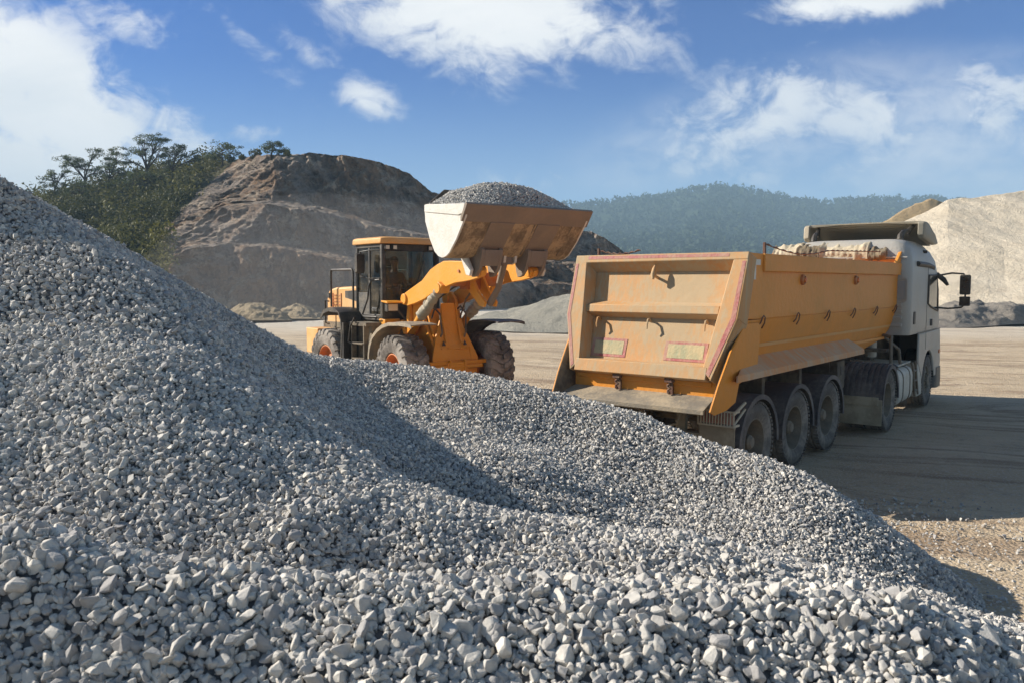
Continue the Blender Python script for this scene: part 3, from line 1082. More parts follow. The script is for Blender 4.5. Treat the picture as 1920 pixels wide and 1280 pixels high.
def pine(label, base_px, base_py, crowns, lean=0., seed=0, group='pines on the skyline'):
    """crowns: ellipses (px, py, rx, ry) seen from the camera; each is carried by limbs of its own"""
    rg = np.random.default_rng(seed)
    b = hill_at(base_px, base_py)
    Y = b[1]
    px2m = Y / FPX
    root = thing('pine_tree', label, 'tree', tuple(b), 0, group)

    def rel(px, py, dy=0):
        p = np.array(at(px, py, Y))
        return Vector((p[0] - b[0], dy, p[2] - b[2]))
    mb = MB()
    top = rel(np.mean([c[0] for c in crowns]), np.mean([c[1] for c in crowns]))
    fork = Vector((top.x * .35 + lean, 0, top.z * .5))
    r0 = .1 + .012 * top.z
    mb.tube([Vector((0, 0, -.6)), Vector((fork.x * .25, .05, fork.z * .5)), fork], [r0 * 1.25, r0, r0 * .8], 7)
    cl, cr = [], []
    for (px, py, rx, ry) in crowns:
        dy = rg.uniform(-1, 1) * rx * px2m * .5
        c = rel(px, py, dy)
        mid = fork.lerp(c, .55) + Vector((rg.uniform(-.2, .2), 0, .15))
        mb.tube([fork, mid, c + Vector((0, 0, ry * px2m * .2))], [r0 * .6, r0 * .42, r0 * .14], 6)
        n = max(6, int(rx * ry / 25))
        for _ in range(n):
            a = rg.uniform(0, 2 * PI)
            q = math.sqrt(rg.random())
            rx_, ry_ = rx * 1.12, ry * 1.12
            p = c + Vector((math.cos(a) * q * rx_ * px2m, rg.uniform(-.8, .8) * rx * px2m * .8, math.sin(a) * q * ry_ * px2m))
            mb.tube([mid, mid.lerp(p, .6) + Vector((0, 0, -.08)), p], [r0 * .26, r0 * .15, .02], 4, cap=False)
            cl.append(tuple(p))
            cr.append(rg.uniform(.4, .85) * (.75 + .006 * rx))
    mb.build('trunk', M['bark'], root)
    Vt, Ft, Tt = tufts(np.array(cl), np.array(cr), 85, .08, rg, .5)
    cr_o = raw_mesh('crown', Vt, Ft, [M['needles']], smooth=None, attr=Tt)
    cr_o.parent = root
    return root


pine('pine with a dense flat crown, leftmost whole tree on the ridge', 110, 378, [(108, 335, 26, 14), (92, 322, 13, 8), (125, 318, 18, 10), (105, 352, 24, 9)], seed=1)
pine('slim pine with a small tuft rising above its flat crown', 168, 372, [(165, 310, 30, 14), (180, 284, 11, 9), (140, 303, 26, 11), (185, 322, 22, 11), (120, 298, 16, 6)], seed=2)
pine('bushy pine with a rounded crown left of the tallest pine', 207, 370, [(212, 300, 22, 16), (198, 318, 16, 12), (232, 318, 16, 12), (222, 286, 16, 8)], seed=3)
pine('tallest pine with several open trunks on the ridge', 285, 362, [(255, 278, 22, 16), (292, 268, 20, 13), (238, 300, 22, 11), (306, 282, 15, 11), (272, 262, 16, 8), (300, 258, 9, 5), (270, 296, 18, 8)], seed=4)
pine('pine with a bare leaning trunk and wide side branches', 322, 356, [(325, 283, 24, 11), (350, 290, 18, 7), (314, 298, 15, 8), (366, 297, 8, 5), (335, 276, 14, 6)], seed=5)
pine('broad low pine standing right of the main clump', 424, 316, [(416, 285, 26, 10), (400, 292, 16, 7), (436, 282, 15, 9), (416, 276, 15, 5)], seed=6)
pine('small umbrella pine alone at the right end of the ridge', 515, 297, [(515, 280, 17, 8), (504, 276, 9, 5), (528, 284, 10, 4), (516, 271, 10, 4)], seed=7)
pine('pine crown just peeking over the left edge of the gravel heap', 12, 392, [(8, 356, 22, 8), (28, 366, 14, 6), (-14, 352, 18, 8), (10, 372, 22, 7)], seed=8)
pine('dark pine half hidden below the slim pine', 150, 386, [(150, 348, 26, 13), (130, 360, 18, 9), (172, 352, 18, 10)], seed=9)
pine('dark pine filling the gap under the tallest pine', 250, 378, [(250, 338, 28, 14), (228, 346, 20, 10), (278, 334, 20, 12), (305, 330, 18, 10)], seed=10)

# ================================================================== STOCKPILES
def pile_material(name, a, b_, c_, scale=.5, streak=True):
    m, t, b = new_mat(name)
    co = t.coord()
    n = t.noise(co, scale, 6, .62)
    n2 = t.noise(co, scale * 8, 6, .7)
    n3 = t.noise(co, scale * 40, 3, .7)
    c = t.mix(t.ramp(n, .35, .66), a, b_)
    c = t.mix(t.math('MULTIPLY', t.ramp(n2, .5, .75), .5), c, c_)
    c = t.mix(t.math('MULTIPLY', t.ramp(n3, .55, .75), .22), c, tuple(x * .6 for x in c_[:3]) + (1,))
    if streak:
        s_ = t.noise(t.mapping(co, (1, 1, .12), (rad(20), rad(30), 0)), scale * 2.2, 5, .6, .4)
        c = t.mix(t.math('MULTIPLY', t.ramp(s_, .5, .7), .35), c, c_)
    t.put(b.inputs['Base Color'], c)
    b.inputs['Roughness'].default_value = .95
    b.inputs['Specular IOR Level'].default_value = .1
    bn = t.node('ShaderNodeBump')
    bn.inputs['Strength'].default_value = .9
    bn.inputs['Distance'].default_value = .25
    t.put(bn.inputs['Height'], t.math('ADD', n2, t.math('MULTIPLY', n3, .5)))
    t.put(b.inputs['Normal'], bn.outputs[0])
    return m


M['sand'] = pile_material('pale_sand', lin(220, 206, 182), lin(206, 192, 168), lin(184, 168, 146), .25)
M['tan_sand'] = pile_material('tan_sand', lin(196, 170, 128), lin(180, 156, 120), lin(146, 126, 100), .3)
M['rubble'] = pile_material('grey_rubble', lin(176, 166, 152), lin(150, 142, 132), lin(120, 112, 104), 1.0, False)
M['greenish'] = pile_material('grey_green_chippings', lin(186, 180, 164), lin(166, 162, 150), lin(134, 130, 120), 1.0, False)
M['tan_heap'] = pile_material('dusty_tan_spoil', lin(186, 168, 138), lin(164, 148, 122), lin(128, 114, 96), .8, False)


def pile(name, label, cols, mat, rough, rn=60, cn=120, fr=.5, group=None, cat='stockpile', gully=0):
    P = column_surface(cols, rn, cn)
    f = P.reshape(-1, 3)
    if gully:
        q = np.c_[(f[:, 0] + .55 * f[:, 2]) * .33, f[:, 1] * .02, f[:, 2] * .05]
        r_ = 1 - np.abs(fbm(q, 4, 2.2, .55)) * 2.2
        f[:, 1] += gully * np.maximum(r_, 0) ** 2 * np.minimum(1, np.tile(np.linspace(0, 1, rn), cn) * 3)
    tt = np.tile(np.linspace(0, 1, rn), cn)
    am = np.minimum(1, tt * 8)
    cc_ = np.repeat(np.linspace(0, 1, cn), rn)
    f[:, 2] += rough * fbm(f * fr, 5) * am
    f[:, 1] += rough * .8 * fbm(f * fr * 1.3 + 5, 4) * am
    P[:, 0, 2] = -.3
    P[0, :, 2] = np.minimum(P[0, :, 2], -.3)
    P[-1, :, 2] = np.minimum(P[-1, :, 2], -.3)
    c = f.mean(0)
    c[2] = 0
    Vp, Fp = lattice((f - c).reshape(P.shape))
    o = raw_mesh(name, Vp, Fp, [mat], smooth=True)
    o.location = c
    return tag(o, label, cat, group)


pile('sand_pile', 'huge pale sand stockpile sloping up out of the right of the photo', {
    1480: [(592, 64), (590, 66), (588, 69), (587, 72), (587, 78)],
    1560: [(598, 60), (560, 65), (525, 69), (500, 73), (590, 90)],
    1640: [(601, 57), (540, 62), (485, 68), (446, 74), (580, 92)],
    1700: [(603, 55), (530, 61), (462, 68), (410, 75), (570, 94)],
    1780: [(604, 53), (520, 60), (442, 68), (374, 76), (560, 96)],
    1850: [(605, 52), (515, 59), (435, 68), (364, 77), (560, 98)],
    1885: [(605, 51), (512, 59), (430, 68), (360, 77), (560, 98)],
    1930: [(606, 50), (510, 58), (425, 68), (352, 78), (560, 98)],
    2060: [(608, 48), (505, 57), (420, 68), (340, 79), (560, 98)],
    2300: [(610, 46), (505, 56), (420, 67), (345, 79), (560, 98)],
    2500: [(612, 46), (600, 52), (590, 60), (585, 70), (590, 80)]}, M['sand'], .5, 120, 420, .16, gully=.3)
pile('sand_pile', 'tan sand peak showing behind the left shoulder of the huge pale stockpile', {
    1560: [(590, 80), (560, 84), (530, 88), (560, 100)],
    1640: [(590, 80), (500, 86), (428, 93), (560, 108)],
    1700: [(590, 80), (480, 88), (394, 96), (560, 112)],
    1745: [(590, 80), (470, 88), (372, 98), (560, 114)],
    1785: [(590, 80), (475, 88), (380, 98), (560, 114)],
    1860: [(590, 80), (500, 88), (430, 97), (560, 112)],
    1960: [(590, 80), (560, 84), (530, 92), (570, 105)]}, M['tan_sand'], .7, 60, 120, .25)
pile('rubble_mound', 'low grey rubble mound at the foot of the pale sand stockpile', {
    1640: [(622, 45), (618, 47), (614, 49), (606, 52)],
    1720: [(616, 45), (596, 47), (586, 49), (604, 54)],
    1790: [(615, 45), (580, 47), (563, 49), (602, 54)],
    1850: [(612, 46), (580, 48), (565, 50), (600, 54)],
    1900: [(608, 47), (582, 48), (567, 50), (600, 54)],
    1990: [(606, 48), (590, 50), (580, 52), (600, 56)],
    2120: [(606, 49), (604, 51), (602, 53), (600, 56)]}, M['rubble'], .32, 60, 140, .9)
pile('gravel_mound', 'grey chippings mound between the loader and the dump trailer', {
    840: [(604, 51), (602, 52), (600, 54), (598, 56)],
    900: [(618, 43), (604, 46), (592, 49), (600, 55)],
    960: [(622, 41), (592, 44), (576, 47), (602, 54)],
    1020: [(624, 40.5), (582, 43), (562, 46), (602, 54)],
    1065: [(624, 40), (574, 42.5), (550, 45), (602, 54)],
    1120: [(624, 40), (570, 42.5), (546, 45), (602, 54)],
    1200: [(622, 41), (580, 43), (560, 46), (602, 54)],
    1300: [(618, 43), (602, 46), (594, 48), (602, 54)],
    1400: [(606, 49), (604, 51), (602, 52), (600, 56)]}, M['greenish'], .3, 60, 140, .8)
for lab, c0, w_, top, Yb, base in (('dusty spoil heap with a pointed top beside the cliff foot', 478, 70, 564, 52, 601), ('flat dusty spoil heap close behind the loader', 556, 62, 570, 55, 598),
                              ('lowest spoil heap, half buried behind the gravel slope', 425, 48, 578, 50, 604), ('small pale spoil heap tight against the cliff foot', 375, 48, 556, 58, 594)):
    pile('spoil_heap', lab, {
        c0 - w_: [(base, Yb), (base - 1, Yb + 1), (base - 2, Yb + 2), (base - 3, Yb + 4)],
        c0 - w_ * .4: [(base, Yb - 1), ((base + top) / 2, Yb + .5), (top + 8, Yb + 2.5), (base - 5, Yb + 7)],
        c0: [(base, Yb - 1.2), ((base + top) / 2 - 1, Yb + .6), (top, Yb + 2.8), (base - 5, Yb + 8)],
        c0 + w_ * .5: [(base, Yb - 1), ((base + top) / 2 + 3, Yb + .5), (top + 10, Yb + 2.5), (base - 5, Yb + 7)],
        c0 + w_: [(base, Yb), (base - 1, Yb + 1), (base - 2, Yb + 2), (base - 3, Yb + 4)]}, M['tan_heap'], .42, 60, 110, 1.1, cat='heap', group='dusty heaps at the cliff foot')

# ================================================================== DUSTY AIR
hm = bpy.data.materials.new('dusty_air')
hm.use_nodes = True
hn = hm.node_tree.nodes
hn.clear()
pv = hn.new('ShaderNodeVolumePrincipled')
pv.inputs['Color'].default_value = (.52, .76, .95, 1)
pv.inputs['Density'].default_value = HAZE_D
ho_ = hn.new('ShaderNodeOutputMaterial')
hm.node_tree.links.new(pv.outputs[0], ho_.inputs['Volume'])
hb = MB()
hb.box(-2450, 2450, -450, 1620, -1.2, 175)
haze = hb.build('haze', hm, None, smooth=0)
tag(haze, 'pale dusty air over the quarry', 'haze', kind='stuff')

# dust hanging behind the loader
dm = bpy.data.materials.new('hanging_dust')
dm.use_nodes = True
dn = dm.node_tree.nodes
dn.clear()
pv = dn.new('ShaderNodeVolumePrincipled')
pv.inputs['Color'].default_value = (.96, .93, .90, 1)
pv.inputs['Density'].default_value = .010
do_ = dn.new('ShaderNodeOutputMaterial')
dm.node_tree.links.new(pv.outputs[0], do_.inputs['Volume'])
db = MB()
for (cx, cy, cz, rx, ry, rz) in ((-12, 54, 2.0, 13, 9, 6.5),):
    rings = []
    for k in range(1, 16):
        e = -PI / 2 + PI * k / 16
        rings.append([(cx + rx * math.cos(e) * math.cos(a), cy + ry * math.cos(e) * math.sin(a), cz + rz * math.sin(e)) for a in np.linspace(0, 2 * PI, 32, endpoint=False)])
    db.loft(rings)
dust = db.build('dust_cloud', dm, None, smooth=80)
tag(dust, 'thin pale dust hanging in front of the cliff foot behind the loader', 'dust', kind='stuff')

# ================================================================== TIPPER TRAILER
def at_frame(x, y, heading_deg):
    return (x, y, 0), PI / 2 - rad(heading_deg)


TL, TR_ = at_frame(3.04, 11.93, 39.5)
trailer = thing('tipper_trailer', 'dusty orange three-axle tipper trailer with its tailgate facing the gravel', 'trailer', TL, TR_)


def sideplate(poly, ysgn, yfun, th):
    """(x,z) outline on one side, y from yfun(z), thickness th inward"""
    a = [(x, ysgn * yfun(z), z) for x, z in poly]
    return a, (0, -ysgn * th, 0)


def lowy(z):
    return 1.03 + (z - 1.42) * (1.22 - 1.03) / (2.1 - 1.42)


tub = MB()
for s in (1, -1):
    tub.prism(*sideplate([(-1.35, 2.72), (5.27, 2.72), (5.28, 2.1), (-1.35, 2.1)], s, lambda z: 1.22, .06))
    low = [(-1.35, 2.1), (5.28, 2.1), (5.30, 1.98), (5.27, 1.80), (5.16, 1.66), (4.95, 1.55), (4.62, 1.47), (4.2, 1.42), (3.7, 1.39), (-1.35, 1.39)]
    tub.prism(*sideplate(low, s, lowy, .06))
    # rear corner post, a little proud
    tub.prism([(-1.30, s * 1.245, 2.925), (-1.78, s * 1.245, 2.93), (-2.02, s * 1.235, 2.12), (-1.30, s * 1.235, 2.1)], (0, -s * .1, 0))
    tub.prism([(-1.30, s * 1.235, 2.1), (-1.86, s * 1.235, 2.1), (-2.0, s * 1.05, 1.40), (-1.30, s * 1.05, 1.40)], (0, -s * .1, 0))
# rounded floor and front
prof = [(1.03, 1.42), (.98, 1.33), (.8, 1.28), (0, 1.26), (-.8, 1.28), (-.98, 1.33), (-1.03, 1.42)]
tub.sheet([[(-2.1, y, z) for y, z in prof], [(3.7, y, z) for y, z in prof], [(4.62, y * .98, z + .08) for y, z in prof], [(5.16, y * .98, z + .27) for y, z in prof]], (0, 0, .04))
tub.prism([(5.2, 1.2, 3.0), (5.2, -1.2, 3.0), (5.14, -1.02, 1.66), (5.14, 1.02, 1.66)], (.06, 0, 0))
# inside back of load wall
tub.box(-1.5, 5.2, -1.1, 1.1, 1.5, 1.56)
tub_o = tub.build('tub', M['orange_side'], trailer, bevel=.012)
for s in (1, -1):
    r = MB()
    prof = [(0, 2.70), (.075, 2.70), (.075, 2.925), (0, 2.925)]
    r.prism([(-1.32, s * (1.20 + a), b) for a, b in prof], (7.15, 0, 0))
    ro = r.build('top_rail', M['orange_side'], trailer, bevel=.012)
    for q in ((-1.60, -1.40, 1.246, 1.249, 2.78, 2.85), (-1.60, -1.54, 1.246, 1.249, 2.60, 2.777), (5.66, 5.80, 1.2755, 1.278, 2.80, 2.90)):
        tp = MB()
        tp.box(q[0], q[1], s * q[2], s * q[3], q[4], q[5])
        tp.build('reflective_tape', M['tape_white'], trailer, smooth=0)
    # front gusset standing above the rail
    g_ = MB()
    g_.prism([(4.95, s * 1.2, 2.925), (5.85, s * 1.2, 2.925), (5.85, s * 1.2, 3.3), (5.5, s * 1.2, 3.3)], (0, s * .06, 0))
    g_.build('front_gusset', M['orange_side'], trailer, bevel=.01)
    # pale pressed line along the lower side
    st = MB()
    yy = lambda z: lowy(z) + .012
    st.prism([(-1.3, s * yy(1.78), 1.78), (5.16, s * yy(1.765), 1.765), (5.12, s * yy(1.725), 1.725), (-1.3, s * yy(1.735), 1.735)], (0, -s * .02, 0))
    st.build('side_bead', M['pale_orange'], trailer, smooth=0)
    # rope hooks
    for x in (-1.30, -.08, 1.2, 2.46, 3.74, 4.99):
        h_ = MB()
        y0 = s * 1.215
        h_.tube([(x - .06, y0, 2.02), (x - .06, y0 + s * .035, 2.06), (x - .045, y0 + s * .05, 2.12), (x, y0 + s * .05, 2.145), (x + .045, y0 + s * .05, 2.12), (x + .06, y0 + s * .035, 2.05), (x + .06, y0, 1.98)], .009, 6)
        h_.build('rope_hook', M['rust'], trailer)
    for x in (.14, 2.58):
        l_ = MB()
        l_.lathe([(.075, 0), (.072, .03), (.05, .045)], (0, 0, 0), 18)
        l_.v = [(x + a, s * (1.222 + b), 2.60 + c) for a, b, c in l_.v]
        lo = l_.build('marker_lamp', M['loader_rust'], trailer)
        l2_ = MB()
        l2_.lathe([(.04, 0), (.034, .02), (.0, .028)], (0, 0, 0), 14)
        l2_.v = [(x + a, s * (1.262 + b), 2.60 + c) for a, b, c in l2_.v]
        l2_.build('lens', M['lamp_amber'], lo)
    # sloping side wing
    wg = MB()
    pr = [(1.06, 1.645), (1.30, 1.46), (1.31, 1.385), (1.285, 1.385), (1.275, 1.445), (1.05, 1.62)]
    wg.prism([(-1.36, s * pr[0][0], pr[0][1]), (2.72, s * pr[0][0], pr[0][1]), (2.92, s * 1.30, 1.46), (-2.13, s * 1.30, 1.46)], (0, -s * .01, -.03))
    wg.prism([(-2.13, s * 1.30, 1.46), (2.92, s * 1.30, 1.46), (2.92, s * 1.31, 1.38), (-2.16, s * 1.31, 1.38)], (0, -s * .02, 0))
    wg.prism([(-1.40, s * 1.08, 1.62), (-2.13, s * 1.30, 1.45), (-2.15, s * 1.30, 1.38), (-1.80, s * 1.06, 1.36)], (.02, 0, 0))
    wg.build('side_wing', M['orange_dusty'], trailer, bevel=.006)
    # rear skirt plate, running back to the spill lip
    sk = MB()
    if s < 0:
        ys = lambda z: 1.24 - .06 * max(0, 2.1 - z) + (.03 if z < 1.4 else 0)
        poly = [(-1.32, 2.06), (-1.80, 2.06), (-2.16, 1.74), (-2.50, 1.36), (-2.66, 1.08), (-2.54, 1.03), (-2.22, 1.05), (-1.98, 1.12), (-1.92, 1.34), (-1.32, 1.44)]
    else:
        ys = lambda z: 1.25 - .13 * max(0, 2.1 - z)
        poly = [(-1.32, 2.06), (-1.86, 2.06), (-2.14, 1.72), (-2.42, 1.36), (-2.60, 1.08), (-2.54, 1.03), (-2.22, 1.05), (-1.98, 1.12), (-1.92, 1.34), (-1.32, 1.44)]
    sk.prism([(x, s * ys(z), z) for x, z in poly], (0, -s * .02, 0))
    sk.prism([(x * .995 - .008, s * (ys(z) - .022), z * .995 + .008) for x, z in poly], (0, -s * .006, 0), 1)  # dark inner layer: dirt, plus the inside's shade put into the colour
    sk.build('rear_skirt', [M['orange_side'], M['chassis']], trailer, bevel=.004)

# ---- tailgate in its own plane: t down, y across, d outwards
TGU = Vector((-.309, 0, -.951))
TGN = Vector((-.951, 0, .309))
TG0 = Vector((-1.8, 0, 2.94))


def tg(y, t, d):
    p = TG0 + TGU * t + TGN * d
    return (p.x, y, p.z)


def tgp(poly, d0, d1, mb):
    n = TGN * (d1 - d0)
    return mb.prism([tg(y, t, d0) for y, t in poly], tuple(n))


DEP = .19
b = MB()
tgp([(1.2, .02), (1.18, .85), (.98, 1.58), (-.98, 1.58), (-1.18, .85), (-1.2, .02)], -DEP - .05, -DEP, b)
tailgate = b.build('tailgate', M['tailgate'], trailer, smooth=0)
fr = MB()
# top bar with lower chamfer
fr.prism([tg(1.268, 0, -DEP + .002), tg(1.268, 0, 0), tg(1.268, .10, 0), tg(1.268, .19, -DEP + .002)], (0, -2.536, 0))
for s in (1, -1):
    fr.prism([tg(s * 1.27, .004, -.003), tg(s * 1.25, .85, -.003), tg(s * 1.03, 1.62, -.003), tg(s * .90, 1.50, -.003), tg(s * 1.08, .10, -.003)], tuple(TGN * -.03))
    # inner return of the flange
    fr.prism([tg(s * 1.08, .10, -.006), tg(s * .90, 1.50, -.006), tg(s * .84, 1.50, -DEP + .002), tg(s * 1.02, .10, -DEP + .002)], (0, s * .02, 0))
    # outer return
    fr.prism([tg(s * 1.27, .0, -.006), tg(s * 1.25, .85, -.006), tg(s * 1.25, .85, -DEP - .12), tg(s * 1.27, 0, -DEP - .05)], (0, -s * .02, 0))
    fr.prism([tg(s * 1.25, .85, -.006), tg(s * 1.03, 1.62, -.006), tg(s * 1.03, 1.62, -DEP - .05), tg(s * 1.25, .85, -DEP - .12)], (0, -s * .02, 0))
fr.build('tailgate_frame', M['tailgate'], tailgate, bevel=.01)
mb = MB()
mb.prism([tg(1.0, .60, -DEP + .002), tg(1.0, .69, -.055), tg(1.0, .79, -.055), tg(1.0, .83, -DEP + .002)], (0, -1.97, 0))
mb.build('tailgate_rib', M['tailgate'], tailgate, bevel=.008)
mb = MB()
mb.prism([tg(.96, 1.40, -DEP + .002), tg(.96, 1.46, -.0), tg(.96, 1.62, -.0), tg(.96, 1.62, -DEP - .04)], (0, -1.92, 0))
mb.build('tailgate_sill', M['tailgate'], tailgate, bevel=.008)
for y in (.80, .02, -.79):
    h_ = MB()
    t0 = .90
    h_.tube([tg(y, t0 - .03, -DEP), tg(y, t0 - .05, -DEP + .05), tg(y - .01, t0 - .03, -DEP + .10), tg(y - .02, t0 + .05, -DEP + .12), tg(y - .02, t0 + .10, -DEP + .10)], [.016, .016, .014, .013, .008], 6)
    h_.build('hook', M['tailgate'], tailgate)
h_ = MB()
h_.tube([tg(.03, .13, -.07), tg(.03, .19, -.06), tg(.03, .27, -.055), tg(.03, .33, -.07)], [.01, .028, .034, .016], 10)
h_.tube([tg(.03, .27, -.06), tg(.03, .27, -DEP)], .02, 8)
h_.build('latch', M['tailgate'], tailgate)
tp = MB()
tgp([(1.06, .018), (-1.02, .018), (-1.02, .062), (1.06, .062)], .0, .003, tp)
tp.build('reflective_tape', M['tape_red'], tailgate, smooth=0)
for poly in ([(-1.245, .12), (-1.225, .86), (-1.0, 1.58), (-.955, 1.54), (-1.165, .84), (-1.2, .12)], [(1.25, .12), (1.235, .86), (1.02, 1.58), (.985, 1.54), (1.19, .84), (1.21, .12)]):
    tp = MB()
    tgp(poly, -.002, .0015, tp)
    tp.build('reflective_tape', M['tape_red'], tailgate, smooth=0)
for y0, y1 in ((.86, .32), (-.25, -.84)):
    pn = MB()
    tgp([(y0, 1.12), (y1, 1.12), (y1, 1.37), (y0, 1.37)], -DEP, -DEP + .006, pn)
    po = pn.build('reflector_border', M['tape_red'], tailgate, smooth=0)
    pn = MB()
    tgp([(y0 - .045, 1.155), (y1 + .045, 1.155), (y1 + .045, 1.335), (y0 - .045, 1.335)], -DEP + .006, -DEP + .009, pn)
    pn.build('reflector_panel', M['panel_green'], po, smooth=0)
# bar under the tailgate, chains, spill lip
mb = MB()
mb.box(-2.16, -2.10, -1.03, 1.03, 1.16, 1.42)
mb.box(-2.18, -2.157, -.98, .98, 1.30, 1.36)
mb.build('rear_bar', M['orange_side'], trailer, bevel=.006)
for y in (.32, -.44):
    mb = MB()
    mb.box(-2.26, -2.13, y - .05, y + .05, 1.33, 1.40)
    pts = [(-2.24, y + .02 * math.sin(k * 2.2), 1.36 - k * .022) for k in range(9)]
    mb.tube(pts, [.022 if k % 2 else .014 for k in range(9)], 6)
    mb.box(-2.20, -2.17, y - .035, y + .015, 1.17, 1.36)
    mb.build('tailgate_chain', M['rust'], trailer)
mb = MB()
mb.prism([(-2.1, 1.02, 1.20), (-2.1, -1.02, 1.20), (-2.55, -1.07, 1.075), (-2.55, 1.07, 1.075)], (0, 0, -.02))
mb.box(-2.56, -2.54, -1.07, 1.07, 1.02, 1.075)
mb.build('spill_lip', M['grey_steel'], trailer, bevel=.004)

# ---- underframe
mb = MB()
for s in (1, -1):
    mb.box(-2.0, 4.6, s * .52 - .06, s * .52 + .06, .86, 1.26)
    mb.box(-2.02, 3.5, s * .52 - .1, s * .52 + .1, 1.24, 1.28)
for x in (-1.95, -.7, .7, 2.1, 3.4, 4.3):
    mb.box(x, x + .12, -.5, .5, .9, 1.2)
for x in (-.78, .62, 1.95):
    mb.box(x, x + .1, -1.05, -.58, .95, 1.30)
    mb.box(x, x + .1, .58, 1.05, .95, 1.30)
mb.build('chassis', M['chassis'], trailer, bevel=.01)
mb = MB()
mb.box(-2.05, -1.93, -1.15, 1.15, .55, .70)
for y in (-.5, .5):
    mb.box(-2.02, -1.94, y - .06, y + .06, .68, .95)
mb.box(-2.06, -1.98, -.9, .9, .92, 1.06)
mb.tube([(-2.1, -.55, .98), (-2.12, -.5, .8), (-2.1, -.3, .74), (-2.12, -.1, .85), (-2.1, .1, .95)], .018, 6)
mb.build('rear_bumper', M['beige_rubber'], trailer, bevel=.01)


def truck_tyre_profile(R=.53, w=.38, rr=.30):
    """(r, y) closed loop with three tread grooves"""
    h = w / 2
    P = [(rr, -h * .72), (rr + .03, -h * .86), (rr + .11, -h * 1.0), (R - .10, -h * 1.0), (R - .035, -h * .93), (R - .008, -h * .80)]
    for k in (-.42, 0, .42):
        P += [(R, h * (k - .09)), (R - .018, h * (k - .06)), (R - .018, h * (k + .06)), (R, h * (k + .09))]
    P += [(R - .008, h * .80), (R - .035, h * .93), (R - .10, h), (rr + .11, h), (rr + .03, h * .86), (rr, h * .72), (rr - .01, 0)]
    return P


def truck_wheel(parent, x, s, yout, w=.38, kind='trailer', inner=False):
    """s: side (+1 left, -1 right); yout: outer face"""
    yc = s * (yout - w / 2)
    t = MB()
    t.lathe(truck_tyre_profile(w=w), (0, 0, 0), 56, closed=True)
    nl = 56
    for k in range(nl):
        a = 2 * PI * k / nl
        for sg in (-1, 1):
            y0 = sg * w * .40
            ca, sa = math.cos(a), math.sin(a)
            da = .016
            v = []
            for r in (.505, .533):
                for (dy, d_) in ((-.045, -da), (.045, -da), (.045, da), (-.045, da)):
                    v.append((r * math.cos(a + d_ / .53 * 1.0), y0 + dy * .8, r * math.sin(a + d_ / .53)))
            t.add(v, [(0, 1, 2, 3), (7, 6, 5, 4), (0, 4, 5, 1), (1, 5, 6, 2), (2, 6, 7, 3), (3, 7, 4, 0)])
    o = t.build('wheel', M['tyre'], parent)
    o.location = (x, yc, .53)
    if inner:
        return o
    r = MB()
    h = w / 2
    if kind == 'trailer':      # open dish with the hub standing out of it
        pr = [(.312, h * .74), (.318, h * .80), (.300, h * .80), (.290, h * .6), (.272, .02), (.258, -.10), (.175, -.125), (.15, -.10), (.14, -.03), (.10, -.01), (.095, .09), (.075, .11), (.065, .125), (0, .125)]
    elif kind == 'drive':
        pr = [(.312, h * .74), (.318, h * .80), (.300, h * .80), (.288, h * .55), (.262, .0), (.245, -.08), (.17, -.10), (.15, -.06), (.13, .03), (.06, .05), (0, .05)]
    else:
        pr = [(.312, h * .74), (.318, h * .80), (.300, h * .80), (.285, h * .62), (.24, h * .55), (.20, h * .75), (.17, h * .82), (.11, h * .82), (.10, h * 1.1), (.05, h * 1.15), (0, h * 1.15)]
    r.lathe([(a, s * b) for a, b in pr], (0, 0, 0), 36)
    for k in range(10):
        a = 2 * PI * k / 10
        rb = .195 if kind != 'front' else .145
        yb = {'trailer': -.115, 'drive': -.09, 'front': h * .82}[kind]
        r.tube([(rb * math.cos(a), s * yb, rb * math.sin(a)), (rb * math.cos(a), s * (yb + .035), rb * math.sin(a))], .017, 6)
    ro = r.build('rim', M['rim_grey'], o)
    return o


def wheel_arch(parent, x, y0, y1, R=.615, a0=8, a1=172, mat='fender', lip=True, th=.012, name='fender', zc=.53, ribs=0):
    f = MB()
    n = 26
    rows = []
    for k in range(n + 1):
        a = rad(a0 + (a1 - a0) * k / n)
        rows.append([(x + R * math.cos(a), y0, zc + R * math.sin(a)), (x + R * math.cos(a), y1, zc + R * math.sin(a))])
    outs = [r_[0] for r_ in rows]
    f.sheet(rows, (0, 0, th))
    if lip:
        sg = 1 if y0 > y1 else -1
        rr = [[(x + (R + .012) * math.cos(rad(a0 + (a1 - a0) * k / n)), y0 + sg * .002, zc + (R + .012) * math.sin(rad(a0 + (a1 - a0) * k / n))),
               (x + (R - .05) * math.cos(rad(a0 + (a1 - a0) * k / n)), y0 + sg * .002, zc + (R - .05) * math.sin(rad(a0 + (a1 - a0) * k / n)))] for k in range(n + 1)]
        f.sheet(rr, (0, sg * .012, 0))
    for q in range(ribs):
        yy_ = y0 + (y1 - y0) * (q + .5) / ribs
        hw = abs(y1 - y0) / ribs * .28
        rr = []
        for k in range(n + 1):
            a = rad(a0 + (a1 - a0) * k / n)
            rr.append([(x + (R + .004) * math.cos(a), yy_ - hw, zc + (R + .004) * math.sin(a)), (x + (R + .004) * math.cos(a), yy_ + hw, zc + (R + .004) * math.sin(a))])
        f.sheet([[tuple(np.array(p)) for p in r_] for r_ in rr], (0, 0, .035))
    return f.build(name, M[mat], parent, smooth=35)


